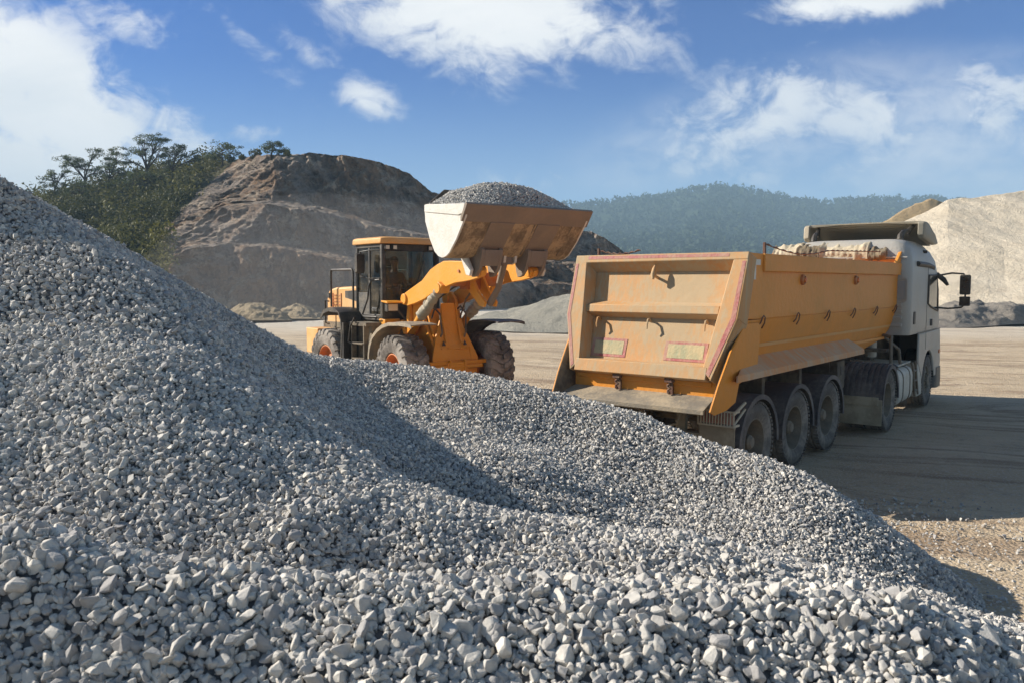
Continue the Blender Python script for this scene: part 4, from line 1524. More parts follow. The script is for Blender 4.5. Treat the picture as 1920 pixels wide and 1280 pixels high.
for x in (-1.38, 0.0, 1.38):
    for s in (1, -1):
        truck_wheel(trailer, x, s, 1.25)
        fo_ = wheel_arch(trailer, x, s * 1.27, s * .80, a0=-4, a1=186)
    ax = MB()
    ax.tube([(x, -.95, .53), (x, .95, .53)], .075, 10)
    ax.box(x - .07, x + .07, -.62, -.44, .5, .9)
    ax.box(x - .07, x + .07, .44, .62, .5, .9)
    ax.build('axle', M['chassis'], trailer)
    if x < 1:
        for s in (1, -1):
            k_ = MB()
            k_.box(x + .60, x + .76, s * 1.05 - .05, s * 1.05 + .05, .82, 1.02)
            k_.tube([(x + .62, s * 1.1, .80), (x + .70, s * 1.12, .94), (x + .78, s * 1.1, .78)], .02, 6)
            k_.build('fender_bracket', M['chassis'], trailer)
# tail lamps behind guards, mudflaps
for s in (1, -1):
    gd = MB()
    x0 = -2.13
    yA, yB, zA, zB = .80, 1.26, .83, 1.03
    for z in (zA, zB - .02):
        gd.box(x0 - .02, x0, s * yA, s * yB, z, z + .02)
    n = 13
    for k in range(n):
        y = yA + (yB - yA) * k / (n - 1)
        gd.box(x0 - .018, x0 - .002, s * y - .008, s * y + .008, zA + .003, zB - .003)
    for y in (yA, yB):
        gd.box(x0, x0 + .14, s * y - .012, s * y + .012, zA + .002, zA + .03)
        gd.box(x0, x0 + .14, s * y - .012, s * y + .012, zB - .03, zB - .002)
    gd.tube([(x0 + .02, s * 1.24, .98), (x0 + .32, s * 1.26, 1.10)], .02, 6)
    gd.tube([(x0 + .05, s * 1.24, .86), (x0 + .32, s * 1.26, 1.02)], .016, 6)
    go = gd.build('lamp_guard', M['guard'], trailer)
    lm = MB()
    lm.box(x0 + .03, x0 + .10, s * (yA + .03), s * (yB - .03), zA + .03, zB - .03)
    lm.build('tail_lamp', M['lamp_red'], trailer, bevel=.012)
    mf = MB()
    mf.box(-2.06, -2.045, s * .78, s * 1.24, .22, .82)
    mf.box(-2.08, -2.03, s * .78, s * 1.24, .80, .84)
    mf.build('mudflap', M['beige_rubber'], trailer)
# landing leg box
for s in (1, -1):
    lb = MB()
    lb.box(1.98, 2.34, s * .95, s * 1.17, .86, 1.31)
    lbo = lb.build('equipment_box', M['chassis'], trailer, bevel=.012)
    p = MB()
    p.box(2.12, 2.22, s * 1.17, s * 1.174, 1.08, 1.22)
    p.build('slot_cover', M['black'], lbo, smooth=0)
    lg = MB()
    lg.box(2.55, 2.68, s * .62, s * .76, .35, 1.2)
    lg.box(2.48, 2.75, s * .58, s * .80, .30, .35)
    lg.build('landing_leg', M['chassis'], trailer, bevel=.008)

# chain posts and chain over the top
ch = MB()
ch.tube([(-1.62, 1.02, 2.9), (-1.62, 1.02, 3.04)], .022, 6)
pts = [(-1.62 + .06 * k / 14, 1.0 - .62 * k / 14, 3.0 - .05 * math.sin(PI * k / 14) + .012 * (k % 2)) for k in range(15)]
ch.tube(pts, [.016 if k % 2 else .008 for k in range(15)], 6)
ch.build('chain', M['rust'], trailer)
ch = MB()
ch.tube([(-1.22, -1.22, 2.9), (-1.22, -1.22, 3.07)], .022, 6)
pts = []
for k in range(44):
    a = k / 43
    z = 3.05 - .09 * math.sin(PI * min(1, a * 2.2)) + .16 * max(0, a - .45)
    pts.append((-1.22 + 6.3 * a, -1.22 + .3 * a, z + .008 * (k % 2)))
ch.tube(pts, [.015 if k % 2 else .007 for k in range(44)], 5)
ch.build('chain', M['rust'], trailer)

# ---- crumpled canvas cover rolled up at the front of the tub
T = MB()
rg = np.random.default_rng(3)


def canvas_roll(y0, y1, z0, z1, xc, rx, seed, n=46, m=26):
    ys = np.linspace(y0, y1, n)
    an = np.linspace(0, 2 * PI, m, endpoint=False)
    P = []
    for i, y in enumerate(ys):
        e = min(1, min(i, n - 1 - i) / 3 + .35)
        zc = .5 * (z0 + z1)
        P.append([(xc + rx * math.cos(a) * e, y, zc + .5 * (z1 - z0) * math.sin(a) * e) for a in an])
    P = np.array(P)
    f = P.reshape(-1, 3)
    d = .075 * fbm(f * np.array([4, 3.2, 4]) + seed, 4) + .05 * np.abs(fbm(f * np.array([7, 9, 7]) + seed * 2, 3)) * 2
    c_ = np.repeat(np.array([[xc, 0, .5 * (z0 + z1)]]), len(f), 0)
    c_[:, 1] = f[:, 1]
    dirn = f - c_
    dirn /= np.linalg.norm(dirn, axis=1)[:, None] + 1e-6
    f = f + dirn * d[:, None]
    f[:, 2] += .05 * fbm(np.c_[f[:, 1] * 1.5, f[:, 1] * 0, f[:, 1] * 0] + seed, 2)
    return [[tuple(q) for q in r] for r in f.reshape(P.shape)]


T.loft(canvas_roll(-.72, .28, 2.93, 3.33, 5.45, .30, 1))
T.loft(canvas_roll(.22, .72, 2.94, 3.30, 5.40, .28, 4), 1)
T.loft(canvas_roll(.58, 1.22, 2.93, 3.31, 5.42, .26, 7))
T.loft(canvas_roll(-1.02, -.68, 2.92, 3.20, 5.40, .26, 9), 1)
T.v = [tuple(Matrix.Rotation(TR_, 4, 'Z') @ Vector(p)) for p in T.v]
tarp = T.build('tarpaulin', [M['tarp'], M['dark_tarp']], None, smooth=50)
tarp.location = TL
tag(tarp, 'crumpled pale canvas tarpaulin bundled on the front edge of the orange tub', 'tarpaulin')

# ================================================================== TRACTOR UNIT
TL2 = Vector((5.56, 14.57, 0)) + Vector((math.cos(rad(37.1)), -math.sin(rad(37.1)), 0)) * .1
tractor = thing('tractor_truck', 'white cab-over tractor truck coupled in front of the orange tipper trailer', 'truck', tuple(TL2), PI / 2 - rad(37.1))


def rrect(x0, x1, hw, r, z, n=6, shear=0.):
    """rounded rectangle ring at height z; rf rounded corners"""
    pts = []
    for (cx, cy, a0) in ((x1 - r, hw - r, 0), (x0 + r, hw - r, 90), (x0 + r, -hw + r, 180), (x1 - r, -hw + r, 270)):
        for k in range(n + 1):
            a = rad(a0 + 90 * k / n)
            pts.append((cx + r * math.cos(a), cy + r * math.sin(a), z))
    return pts


cab = MB()
rings = [rrect(1.56, 4.86, 1.13, .16, 1.56), rrect(1.54, 4.82, 1.15, .18, 1.7), rrect(1.53, 4.68, 1.15, .18, 2.1), rrect(1.53, 4.40, 1.15, .18, 2.75), rrect(1.55, 4.22, 1.13, .2, 3.0),
         rrect(1.58, 3.86, 1.09, .24, 3.18), rrect(1.64, 3.5, 1.02, .26, 3.30), rrect(1.74, 3.2, .93, .26, 3.37), rrect(1.95, 2.95, .80, .26, 3.40)]
cab.loft(rings)
cabo = cab.build('cab', M['white'], tractor, smooth=30)
lf = MB()   # lower body with arch
for s in (1, -1):
    arch = [(3.58 + .62 * math.cos(rad(a)), .53 + .62 * math.sin(rad(a))) for a in range(172, 10, -9)]
    poly = [(2.52, 1.55), (2.52, .98), (2.70, .80)] + [q for q in arch] + [(4.28, .55), (4.98, .55), (4.95, 1.05), (4.84, 1.55)]
    lf.plate(poly, s * 1.15, s * 1.10)
lf.plate([(4.80, 1.55), (5.02, 1.05), (5.05, .55), (4.90, .55), (4.86, 1.05), (4.70, 1.55)], -1.10, 1.10)
lf.build('lower_cab_panel', M['white'], tractor, bevel=.03)
bp = MB()
bp.loft([rrect(4.3, 5.16, 1.17, .25, .28), rrect(4.3, 5.20, 1.17, .25, .45), rrect(4.3, 5.14, 1.17, .25, .72)])
bp.build('bumper', M['cab_trim'], tractor)
for s in (1, -1):
    hl = MB()
    hl.box(4.92, 5.10, s * .78, s * 1.13, .74, .92)
    hl.build('headlight', M['lamp_clear'], tractor, bevel=.02)
    ind = MB()
    ind.box(4.70, 4.88, s * 1.15, s * 1.165, 1.02, 1.10)
    ind.build('side_indicator', M['lamp_amber'], tractor, bevel=.005)
    # door line, window, handle
    dw = MB()
    dw.plate([(3.28, 2.68), (3.26, 2.14), (3.55, 2.08), (4.36, 1.98), (4.30, 2.40), (4.18, 2.70)], s * 1.152, s * 1.157)
    do = dw.build('side_window', M['glass_dark'], tractor, smooth=0)
    fm = MB()
    fm.tube([(3.26, s * 1.158, 2.70), (3.24, s * 1.158, 2.13), (3.55, s * 1.158, 2.06), (4.38, s * 1.155, 1.95), (4.33, s * 1.15, 2.40), (4.20, s * 1.14, 2.72), (3.26, s * 1.158, 2.70)], .022, 6)
    fm.build('window_seal', M['black'], do)
    dr = MB()
    dr.plate([(3.18, 2.86), (3.16, 1.56), (3.185, 1.56), (3.205, 2.86)], s * 1.1505, s * 1.154)
    dr.plate([(3.18, 1.20), (3.18, 1.56), (3.195, 1.56), (3.195, 1.20)], s * 1.1505, s * 1.154)
    dr.plate([(2.35, 1.565), (4.84, 1.565), (4.84, 1.545), (2.35, 1.545)], s * 1.1505, s * 1.155)
    dr.build('door_seam', M['cab_trim'], tractor, smooth=0)
    hd = MB()
    hd.box(3.62, 3.76, s * 1.15, s * 1.175, 1.66, 1.80)
    hd.build('door_handle', M['black'], tractor, bevel=.01)
    vs_ = MB()
    vs_.tube([(2.08, s * 1.155, 2.92), (3.2, s * 1.155, 2.91), (3.75, s * 1.14, 2.88), (4.10, s * 1.08, 2.78)], [.05, .05, .045, .03], 8)
    vs_.build('side_visor', M['black'], tractor)
    vt = MB()
    vt.box(1.86, 2.02, s * 1.15, s * 1.165, 1.76, 2.0)
    vt.build('vent', M['black'], tractor, bevel=.01)
    ae = MB()
    ae.tube([(2.95, s * 1.03, 3.18), (2.95, s * 1.16, 3.17)], .03, 8)
    ae.build('roof_lamp', M['black'], tractor)
    # mirrors
    ar = MB()
    ar.tube([(4.28, s * 1.12, 2.70), (4.42, s * 1.40, 2.76), (4.45, s * 1.62, 2.74), (4.45, s * 1.66, 2.62), (4.45, s * 1.66, 2.1), (4.45, s * 1.60, 2.03), (4.42, s * 1.35, 2.0), (4.35, s * 1.14, 2.02)], .019, 8)
    ar.tube([(4.25, s * 1.13, 2.74), (4.33, s * 1.26, 2.62), (4.36, s * 1.34, 2.50)], [.05, .055, .03], 8)
    ar.build('mirror_arm', M['black'], tractor)
    for (za, zb) in ((2.30, 2.72), (2.06, 2.26)):
        mr = MB()
        mr.loft([[(4.38 + dx, s * 1.66 + dy * sc_, (za + zb) / 2 + dz * sc_ * (zb - za) / 2) for dy, dz in ((-.1, -.9), (-.08, -1), (.08, -1), (.1, -.9), (.1, .9), (.08, 1), (-.08, 1), (-.1, .9))] for dx, sc_ in ((0, 1), (.06, 1), (.12, .8))])
        mo = mr.build('mirror', M['black'], tractor)
        mg = MB()
        mg.box(4.374, 4.379, s * 1.66 - .082, s * 1.66 + .082, za + .025, zb - .025)
        mg.build('mirror_glass', M['glass_dark'], mo, smooth=0)
ws = MB()
ws.prism([(4.42, 1.0, 2.70), (4.42, -1.0, 2.70), (4.78, -1.02, 1.85), (4.78, 1.02, 1.85)], (.01, 0, 0))
ws.build('windscreen', M['glass_dark'], tractor, smooth=0)
# back wall: window and pressed ribs
for s in (1, -1):
    bw = MB()
    bw.loft([[(1.528 - d, s * .93 + y * k, 2.42 + z * k) for y, z in ((-.14, -.17), (-.11, -.2), (.11, -.2), (.14, -.17), (.14, .17), (.11, .2), (-.11, .2), (-.14, .17))] for d, k in ((0, 1.16), (.012, 1.16), (.012, 1.0), (.002, .96))])
    bo = bw.build('back_window_frame', M['white'], tractor)
    gl_ = MB()
    gl_.box(1.515, 1.522, s * .93 - .12, s * .93 + .12, 2.25, 2.59)
    gl_.build('pane', M['cab_pane'], bo, smooth=0)
rb = MB()
for z in (2.14, 2.02, 1.90, 1.76):
    rb.loft([[(1.528 - d, y, z + dz) for y, dz in ((-1.02 + i, -.035), (1.02 - i, -.035), (1.02 - i, .035 - i), (-1.02 + i, .035 - i))] for d, i in ((0, 0), (.022, .015))])
rb.box(1.50, 1.53, -1.0, 1.0, 2.72, 2.75)
rb.box(1.50, 1.53, -1.08, 1.08, 3.02, 3.05)
rb.build('back_panel_rib', M['white'], tractor, bevel=.006)
# roof spoiler: curved shell open to the back, with end plates
sp = MB()
rows = []
for t_ in np.linspace(0, 1, 10):
    x = 2.62 + 1.15 * t_
    z = 3.745 - .06 * t_ - .34 * t_ ** 2.2
    rows.append([(x, y, z + .035 * (1 - (y / 1.05) ** 2)) for y in np.linspace(-1.06, 1.06, 13)])
sp.sheet(rows, (0, 0, -.025))
sp.box(2.615, 2.66, -1.04, 1.04, 3.755, 3.775)
spo = sp.build('roof_spoiler', M['spoiler'], tractor, smooth=50)
for s in (1, -1):
    ep = MB()
    rr = [(2.52, 3.73), (2.50, 3.50), (2.56, 3.44), (3.55, 3.34), (3.9, 3.36), (3.6, 3.52), (3.2, 3.66), (2.9, 3.74), (2.7, 3.77), (2.58, 3.77)]
    ep.loft([[(x, s * 1.05, z) for x, z in rr], [(x + .02, s * 1.15, z - .01) for x, z in rr], [(x + .08, s * 1.18, z - .02 if z > 3.55 else z + .02) for x, z in rr]])
    ep.build('end_plate', M['spoiler'], spo, bevel=.012)
    br = MB()
    br.tube([(2.08, s * .82, 3.36), (2.12, s * .82, 3.46), (2.25, s * .84, 3.54), (2.5, s * .88, 3.58), (2.75, s * .92, 3.68)], [.06, .06, .05, .045, .04], 8)
    br.box(2.0, 2.2, s * .82 - .07, s * .82 + .07, 3.345, 3.40)
    br.tube([(2.55, s * .86, 3.50), (2.85, s * .93, 3.70)], .022, 6)
    br.tube([(2.35, s * .72, 3.42), (3.1, s * .5, 3.42)], .015, 6)
    br.build('spoiler_bracket', M['black'], spo)
rbs = MB()
for k in range(3):
    x = 2.75 + .2 * k
    rbs.tube([(x, -.8, 3.715 - .03 * k), (x, 0, 3.745 - .03 * k), (x, .8, 3.715 - .03 * k)], .012, 6)
rbs.build('spoiler_rib', M['spoiler'], spo)

# ---- chassis, tank, catwalk, fifth wheel
fr = MB()
for s in (1, -1):
    fr.box(-.9, 4.7, s * .40 - .04, s * .40 + .04, .70, .98)
for x in (-.85, .7, 1.4, 2.6, 4.4):
    fr.box(x, x + .1, -.38, .38, .74, .94)
fr.box(-.1, .1, -.9, .9, .45, .61)
fr.tube([(0, -.95, .53), (0, .95, .53)], .09, 10)
fr.lathe([(.22, -.2), (.26, 0), (.22, .2)], (0, 0, .53), 16)
fr.tube([(3.58, -.9, .5), (3.58, .9, .5)], .07, 10)
fr.box(1.8, 4.4, -.42, .42, .95, 1.5)
fr.build('chassis', M['chassis'], tractor, bevel=.01)
fw = MB()
fw.loft([[(x * k, y * k, z) for x, y in ((-.45, -.25), (-.45, .25), (-.1, .45), (.3, .45), (.45, .3), (.45, -.3), (.3, -.45), (-.1, -.45))] for z, k in ((1.08, 1), (1.14, 1))])
fw.box(-.2, .2, -.3, .3, .98, 1.08)
fw.build('fifth_wheel', M['chassis'], tractor)
dk = MB()
dk.box(.62, 2.3, -1.05, 1.05, 1.0, 1.03)
for k in range(10):
    dk.box(.66 + k * .16, .72 + k * .16, -1.0, 1.0, 1.03, 1.04)
dk.build('catwalk', M['offwhite'], tractor, bevel=.006)
for s in (1, -1):
    for yo, inn in ((1.16, False), (.82, True)):
        truck_wheel(tractor, 0, s, yo, w=.31, kind='drive', inner=inn)
    wheel_arch(tractor, 0, s * 1.18, s * .46, R=.60, a0=-2, a1=182, ribs=8)
    mf = MB()
    mf.box(-.63, -.61, s * .44, s * 1.18, .16, .60)
    mf.box(-.65, -.60, s * .50, s * 1.12, .50, .64)
    mf.build('mudflap', M['beige_rubber'], tractor, bevel=.004)
    truck_wheel(tractor, 3.58, s, 1.14, w=.32, kind='front')
    wheel_arch(tractor, 3.58, s * 1.145, s * .76, R=.64, a0=0, a1=180, mat='black', lip=False)
    tk = MB()
    tk.loft([[(x, s * (.86 + .30 * cy), .64 + .34 * cz) for cy, cz in [(math.copysign(abs(math.cos(a)) ** .5, math.cos(a)), math.copysign(abs(math.sin(a)) ** .5, math.sin(a))) for a in np.linspace(0, 2 * PI, 28, endpoint=False)]] for x in (.78, 1.98)])
    tko = tk.build('fuel_tank', M['offwhite'], tractor, bevel=.02)
    bd = MB()
    for x in (1.08, 1.68):
        bd.loft([[(x + dx, s * (.86 + .308 * cy), .64 + .348 * cz) for cy, cz in [(math.copysign(abs(math.cos(a)) ** .5, math.cos(a)), math.copysign(abs(math.sin(a)) ** .5, math.sin(a))) for a in np.linspace(0, 2 * PI, 28, endpoint=False)]] for dx in (0, .06)])
    bd.build('tank_strap', M['rim_grey'], tko)
    fc = MB()
    fc.tube([(.95, s * 1.0, .97), (.95, s * 1.05, 1.05)], .06, 10)
    fc.build('filler_cap', M['black'], tko)
    ld = MB()
    for x in (2.12, 2.42):
        ld.tube([(x - .04, s * 1.10, 1.02), (x, s * 1.12, .95), (x + .14, s * 1.15, .35)], .022, 6)
    for k in range(3):
        ld.tube([(2.16 + .04 * k, s * 1.13, .84 - .2 * k), (2.46 + .04 * k, s * 1.13, .84 - .2 * k)], .022, 6)
    ld.build('step_ladder', M['rim_grey'], tractor)
    sk_ = MB()
    sk_.plate([(2.55, .98), (3.02, .98), (2.98, .62), (3.0, .30), (2.52, .30)], s * 1.14, s * .9)
    sk_.build('cab_step', M['offwhite'], tractor, bevel=.02)
pp = MB()
pp.tube([(1.05, -.95, 1.03), (1.0, -.95, 1.46), (1.05, -.95, 1.56), (1.2, -.75, 1.58), (1.2, .75, 1.58), (1.05, .95, 1.5), (1.05, .95, 1.03)], .03, 8)
pp.tube([(1.2, -.75, 1.58), (1.45, -1.0, 1.30), (1.5, -1.02, 1.03)], .03, 8)
pp.build('pipe_frame', M['rim_grey'], tractor)
fl = MB()
fl.lathe([(.0, -.2), (.09, -.2), (.1, -.18), (.1, .16), (.12, .17), (.12, .22), (0, .22)], (0, 0, 0), 18)
fl.v = [(1.25 + a, -.55 + c, 1.36 + b_) for a, b_, c in fl.v]
fl.build('air_canister', M['offwhite'], tractor)
hs = MB()
for k in range(4):
    y = -.25 + .16 * k
    hs.tube([(1.45, y, 1.35), (1.2, y - .05, 1.10 + .03 * k), (.85, y - .1 + .06 * k, 1.12), (.5, y - .05, 1.2), (.2, y * .5, 1.32)], .016, 6)
hs.box(.9, 1.1, -.9, .1, 1.28, 1.34)
hs.build('air_hose', M['chassis'], tractor)

# ================================================================== WHEEL LOADER
# rear half points 40 deg off the view axis, the steered front half 35 deg
LO = Vector((-1.59, 17.28, 0))
loader = thing('wheel_loader', 'orange articulated wheel loader lifting a heaped bucket of gravel', 'loader', tuple(LO), -rad(50))
FM_world = Matrix.Translation((-1.47, 17.24, 0)) @ Matrix.Rotation(-rad(55), 4, 'Z')
LM = Matrix.Translation(LO) @ Matrix.Rotation(-rad(50), 4, 'Z')
FX = LM.inverted() @ FM_world            # front-half coordinates -> loader coordinates
LR = .745


def loader_tyre(x, s, yout, xf, w=.55):
    t = MB()
    h = w / 2
    prof = [(.34, -h * .7), (.38, -h * .88), (.50, -h * 1.0), (.62, -h * .98), (.685, -h * .9), (.70, -h * .78), (.70, 0), (.70, h * .78), (.685, h * .9), (.62, h * .98), (.50, h), (.38, h * .88), (.34, h * .7)]
    t.lathe(prof, (0, 0, 0), 60, closed=True)
    n = 22
    for k in range(n):
        for sg in (-1, 1):
            a0 = 2 * PI * (k + (.5 if sg > 0 else 0)) / n
            hw = PI / n * .62

            def P(r, y, a):
                return (r * math.cos(a), y, r * math.sin(a))
            # bent bar: from the centre line out over the shoulder
            path = [(yy * w / .55, da) for yy, da in ((0.01, .00), (.10, .035), (.17, .10), (.25, .14), (.282, .15))]
            top = [.745, .745, .742, .728, .64]
            low = [.695, .695, .695, .675, .60]
            ra, rb = [], []
            vs = []
            for (yy, da), tr, lr in zip(path, top, low):
                aa = a0 + da * 1.35
                vs += [P(lr, sg * yy, aa - hw), P(tr, sg * yy, aa - hw * .8), P(tr, sg * yy, aa + hw * .8), P(lr, sg * yy, aa + hw)]
            fs = []
            for i in range(len(path) - 1):
                for q in range(4):
                    fs.append((i * 4 + q, i * 4 + (q + 1) % 4, (i + 1) * 4 + (q + 1) % 4, (i + 1) * 4 + q))
            fs += [(0, 1, 2, 3), tuple(len(vs) - 4 + q for q in (3, 2, 1, 0))]
            t.add(vs, fs)
    yc = s * (yout - h)
    o = t.build('wheel', M['tyre_loader'], loader, smooth=32)
    o.matrix_local = xf @ Matrix.Translation((x, yc, LR)) @ Matrix.Rotation(rad(7 * s + x * 20), 4, 'Y')
    r = MB()
    pr = [(.345, h * .72), (.355, h * .80), (.335, h * .82), (.318, h * .60), (.30, h * .2), (.285, h * .05), (.20, h * .0), (.18, h * .1), (.14, h * .35), (.08, h * .4), (0, h * .4)]
    r.lathe([(a, s * b) for a, b in pr], (0, 0, 0), 40)
    pr2 = [(.345, -h * .72), (.33, -h * .75), (.31, -h * .3), (.29, h * .0), (0, h * .0)]
    r.lathe([(a, s * b) for a, b in pr2], (0, 0, 0), 40)
    for k in range(12):
        a = 2 * PI * k / 12
        r.tube([(.24 * math.cos(a), s * h * .02, .24 * math.sin(a)), (.24 * math.cos(a), s * h * .14, .24 * math.sin(a))], .018, 6)
    r.build('rim', M['rim_orange'], o)
    return o


ID = Matrix.Identity(4)
for s in (1, -1):
    loader_tyre(0, s, 1.29 if s < 0 else 1.40, FX, .58 if s < 0 else .66)
    loader_tyre(-2.97, s, 1.22, ID)


def part(mb, name, mat, front=False, parent=loader, smooth=40, bevel=0.):
    return mb.build(name, mat, parent, smooth=smooth, bevel=bevel, xf=FX if front else None)


# ---- rear frame, hood, counterweight
b = MB()
for s in (1, -1):
    b.box(-4.0, -1.2, s * .45 - .06, s * .45 + .06, .55, 1.30)
b.box(-4.0, -1.0, -.7, .7, 1.28, 1.62)
b.box(-1.5, -1.1, -.3, .3, .55, 1.3)
b.tube([(-2.97, -.9, LR), (-2.97, .9, LR)], .16, 12)
part(b, 'rear_frame', M['chassis'], bevel=.015)
b = MB()
hp = [(-2.15, 2.48), (-3.35, 2.44), (-3.66, 2.38), (-3.78, 2.22), (-3.80, 1.57), (-2.15, 1.57)]
b.plate(hp, -.70, .70)
hood = part(b, 'hood', M['pale_orange'], bevel=.05)
b = MB()
for s in (1, -1):
    b.plate([(-2.17, 2.38), (-2.85, 2.36), (-2.85, 2.20), (-2.17, 2.10)], s * .703, s * .70)
b.build('dark_stripe', M['black'], hood, smooth=0)
for s in (1, -1):
    b = MB()
    for k in range(6):
        z = 1.86 + .075 * k
        b.box(-3.45, -3.05, s * .70, s * .715, z, z + .03)
    b.box(-3.47, -3.44, s * .70, s * .716, 1.83, 2.30)
    b.box(-3.06, -3.03, s * .70, s * .716, 1.83, 2.30)
    b.build('hood_grille', M['loader_rust'], hood)
    b = MB()
    b.box(-3.70, -3.60, s * .70, s * .73, 2.18, 2.30)
    b.build('work_lamp', M['black'], hood)
b = MB()
b.loft([[(x, y, z) for x, y in ((-4.12, -1.1), (-3.4, -1.15), (-3.4, 1.15), (-4.12, 1.1))] for z in (.86, 1.40, 1.46)])
b.box(-4.14, -4.10, -.2, .2, .95, 1.2)
part(b, 'counterweight', M['pale_orange'], bevel=.04)
b = MB()
b.box(-4.15, -4.122, -1.0, -.8, 1.0, 1.2)
part(b, 'tail_lamp', M['lamp_red'])
# rear fenders: a top and a hanging front panel
for s in (1, -1):
    b = MB()
    prof = [(-3.0, 1.80), (-2.85, 1.93), (-2.6, 1.985), (-2.30, 1.97), (-2.10, 1.88), (-2.0, 1.70), (-1.97, 1.35), (-2.02, .80)]
    b.sheet([[(x, s * .70, z), (x, s * 1.0, z + .012), (x, s * 1.27, z)] for x, z in prof], (.0, 0, -.03))
    b.sheet([[(x, s * 1.272, z), (x - .05 if k > 2 else x, s * 1.272, z - .09 if k < 4 else z)] for k, (x, z) in enumerate(prof)], (0, -s * .02, 0))
    b.box(-2.02, -1.92, s * .72, s * 1.26, .80, 1.66)
    part(b, 'rear_fender', M['black'], bevel=.01)
    b = MB()
    b.tube([(-3.36, s * .80, 1.97), (-3.36, s * .80, 2.80), (-3.32, s * .80, 2.86), (-2.33, s * .80, 2.86), (-2.28, s * .80, 2.80), (-2.28, s * .80, 1.97)], .026, 8)
    part(b, 'guard_rail', M['black'])
    b = MB()
    b.tube([(-3.50, s * .78, 2.1), (-3.55, s * .86, 2.12), (-3.55, s * .86, 1.58), (-3.50, s * .78, 1.56)], .022, 8)
    part(b, 'grab_handle', M['black'])
    # steps
    b = MB()
    b.box(-1.92, -1.15, s * .62, s * 1.12, 1.60, 1.68)
    for z in (.52, .86, 1.20):
        b.box(-1.75, -1.25, s * 1.0, s * 1.16, z, z + .035)
    for x in (-1.77, -1.23):
        b.box(x - .02, x + .02, s * 1.02, s * 1.14, .5, 1.62)
    b.box(-1.8, -1.2, s * .6, s * .95, .8, 1.60)
    part(b, 'access_steps', M['chassis'], bevel=.006)
    b = MB()
    b.tube([(-1.55, s * 1.14, 1.66), (-1.55, s * 1.18, 1.78), (-1.70, s * 1.2, 1.60), (-1.80, s * 1.2, 1.25), (-1.7, s * 1.16, 1.2)], .02, 8)
    part(b, 'step_handle', M['black'])
    b = MB()
    b.box(-1.25, -.98, s * .35, s * .74, 1.30, 1.76)
    part(b, 'cab_mount', M['loader_orange'], bevel=.02)

# ---- cab
CXR, CXF, CW, CZ0, CZ1 = -2.22, -1.02, .74, 1.77, 3.41
b = MB()
PIL = [(CXR, CW), (CXR + .0, -CW), (CXF - .12, CW), (CXF - .12, -CW)]
for x, y in PIL:
    sgn = 1 if y > 0 else -1
    b.box(x - .04, x + .05, y - sgn * .09, y, CZ0, CZ1)
for s in (1, -1):
    # curved front corner post
    b.tube([(CXF - .05, s * (CW - .02), CZ0), (CXF - .05, s * (CW - .02), 2.6), (CXF - .07, s * (CW - .03), CZ1)], .055, 8)
    b.box(CXR, CXF - .05, s * (CW - .05), s * CW, CZ0, CZ0 + .08)
    b.box(CXR, CXF - .05, s * (CW - .05), s * CW, CZ1 - .08, CZ1)
    b.box(-1.68, -1.62, s * (CW - .05), s * CW, CZ0 + .08, CZ1 - .08)
b.box(CXF - .07, CXF, -CW + .05, CW - .05, CZ0, CZ0 + .42)
b.box(CXF - .09, CXF - .03, -CW + .05, CW - .05, CZ1 - .16, CZ1)
b.box(CXR - .03, CXR + .05, -CW + .09, CW - .09, CZ0, CZ0 + .55)
b.box(CXR - .02, CXF, -CW + .02, CW - .02, CZ0 - .06, CZ0)
cabf = part(b, 'cab_frame', M['black'], bevel=.01)
b = MB()
b.loft([[(x * 1.0 - 1.64, y, z) for x, y in ((-.66 * k, -.80 * k), (.60 * k, -.80 * k), (.72 * k, -.62 * k), (.72 * k, .62 * k), (.60 * k, .80 * k), (-.66 * k, .80 * k))] for z, k in ((3.41, .99), (3.43, 1.0), (3.53, .985), (3.56, .92))])
part(b, 'cab_roof', M['pale_orange'], bevel=.015)
for s in (1, -1):
    b = MB()
    b.box(CXR + .05, -1.68, s * (CW - .03), s * (CW - .02), 2.35, CZ1 - .08)
    b.box(-1.62, CXF - .12, s * (CW - .03), s * (CW - .02), CZ0 + .08, CZ1 - .08)
    b.build('side_window', M['glass'], cabf, smooth=0)
    b = MB()
    b.box(CXR + .05, -1.68, s * (CW - .045), s * (CW - .012), CZ0 + .08, 2.34)
    for z in (1.98, 2.12):
        b.box(CXR + .12, -1.76, s * (CW - .012), s * (CW - .004), z, z + .012)
    b.build('door_panel', M['cab_trim'], cabf)
b = MB()
pts = [(CXF - .05, -CW + .08), (CXF + .03, -.4), (CXF + .055, 0), (CXF + .03, .4), (CXF - .05, CW - .08)]
b.sheet([[(x, y, CZ0 + .42) for x, y in pts], [(x - .02, y, CZ1 - .16) for x, y in pts]], (-.008, 0, 0))
b.build('windscreen', M['glass'], cabf)
b = MB()
b.box(CXR - .01, CXR, -CW + .09, CW - .09, CZ0 + .55, CZ1 - .08)
b.build('rear_window', M['glass'], cabf, smooth=0)
b = MB()
b.tube([(CXF + .06, -.05, CZ0 + .45), (CXF + .05, .22, 2.85)], .012, 6)
b.tube([(CXF + .055, .10, 2.55), (CXF + .05, .30, 3.05)], .016, 6)
b.build('wiper', M['black'], cabf)
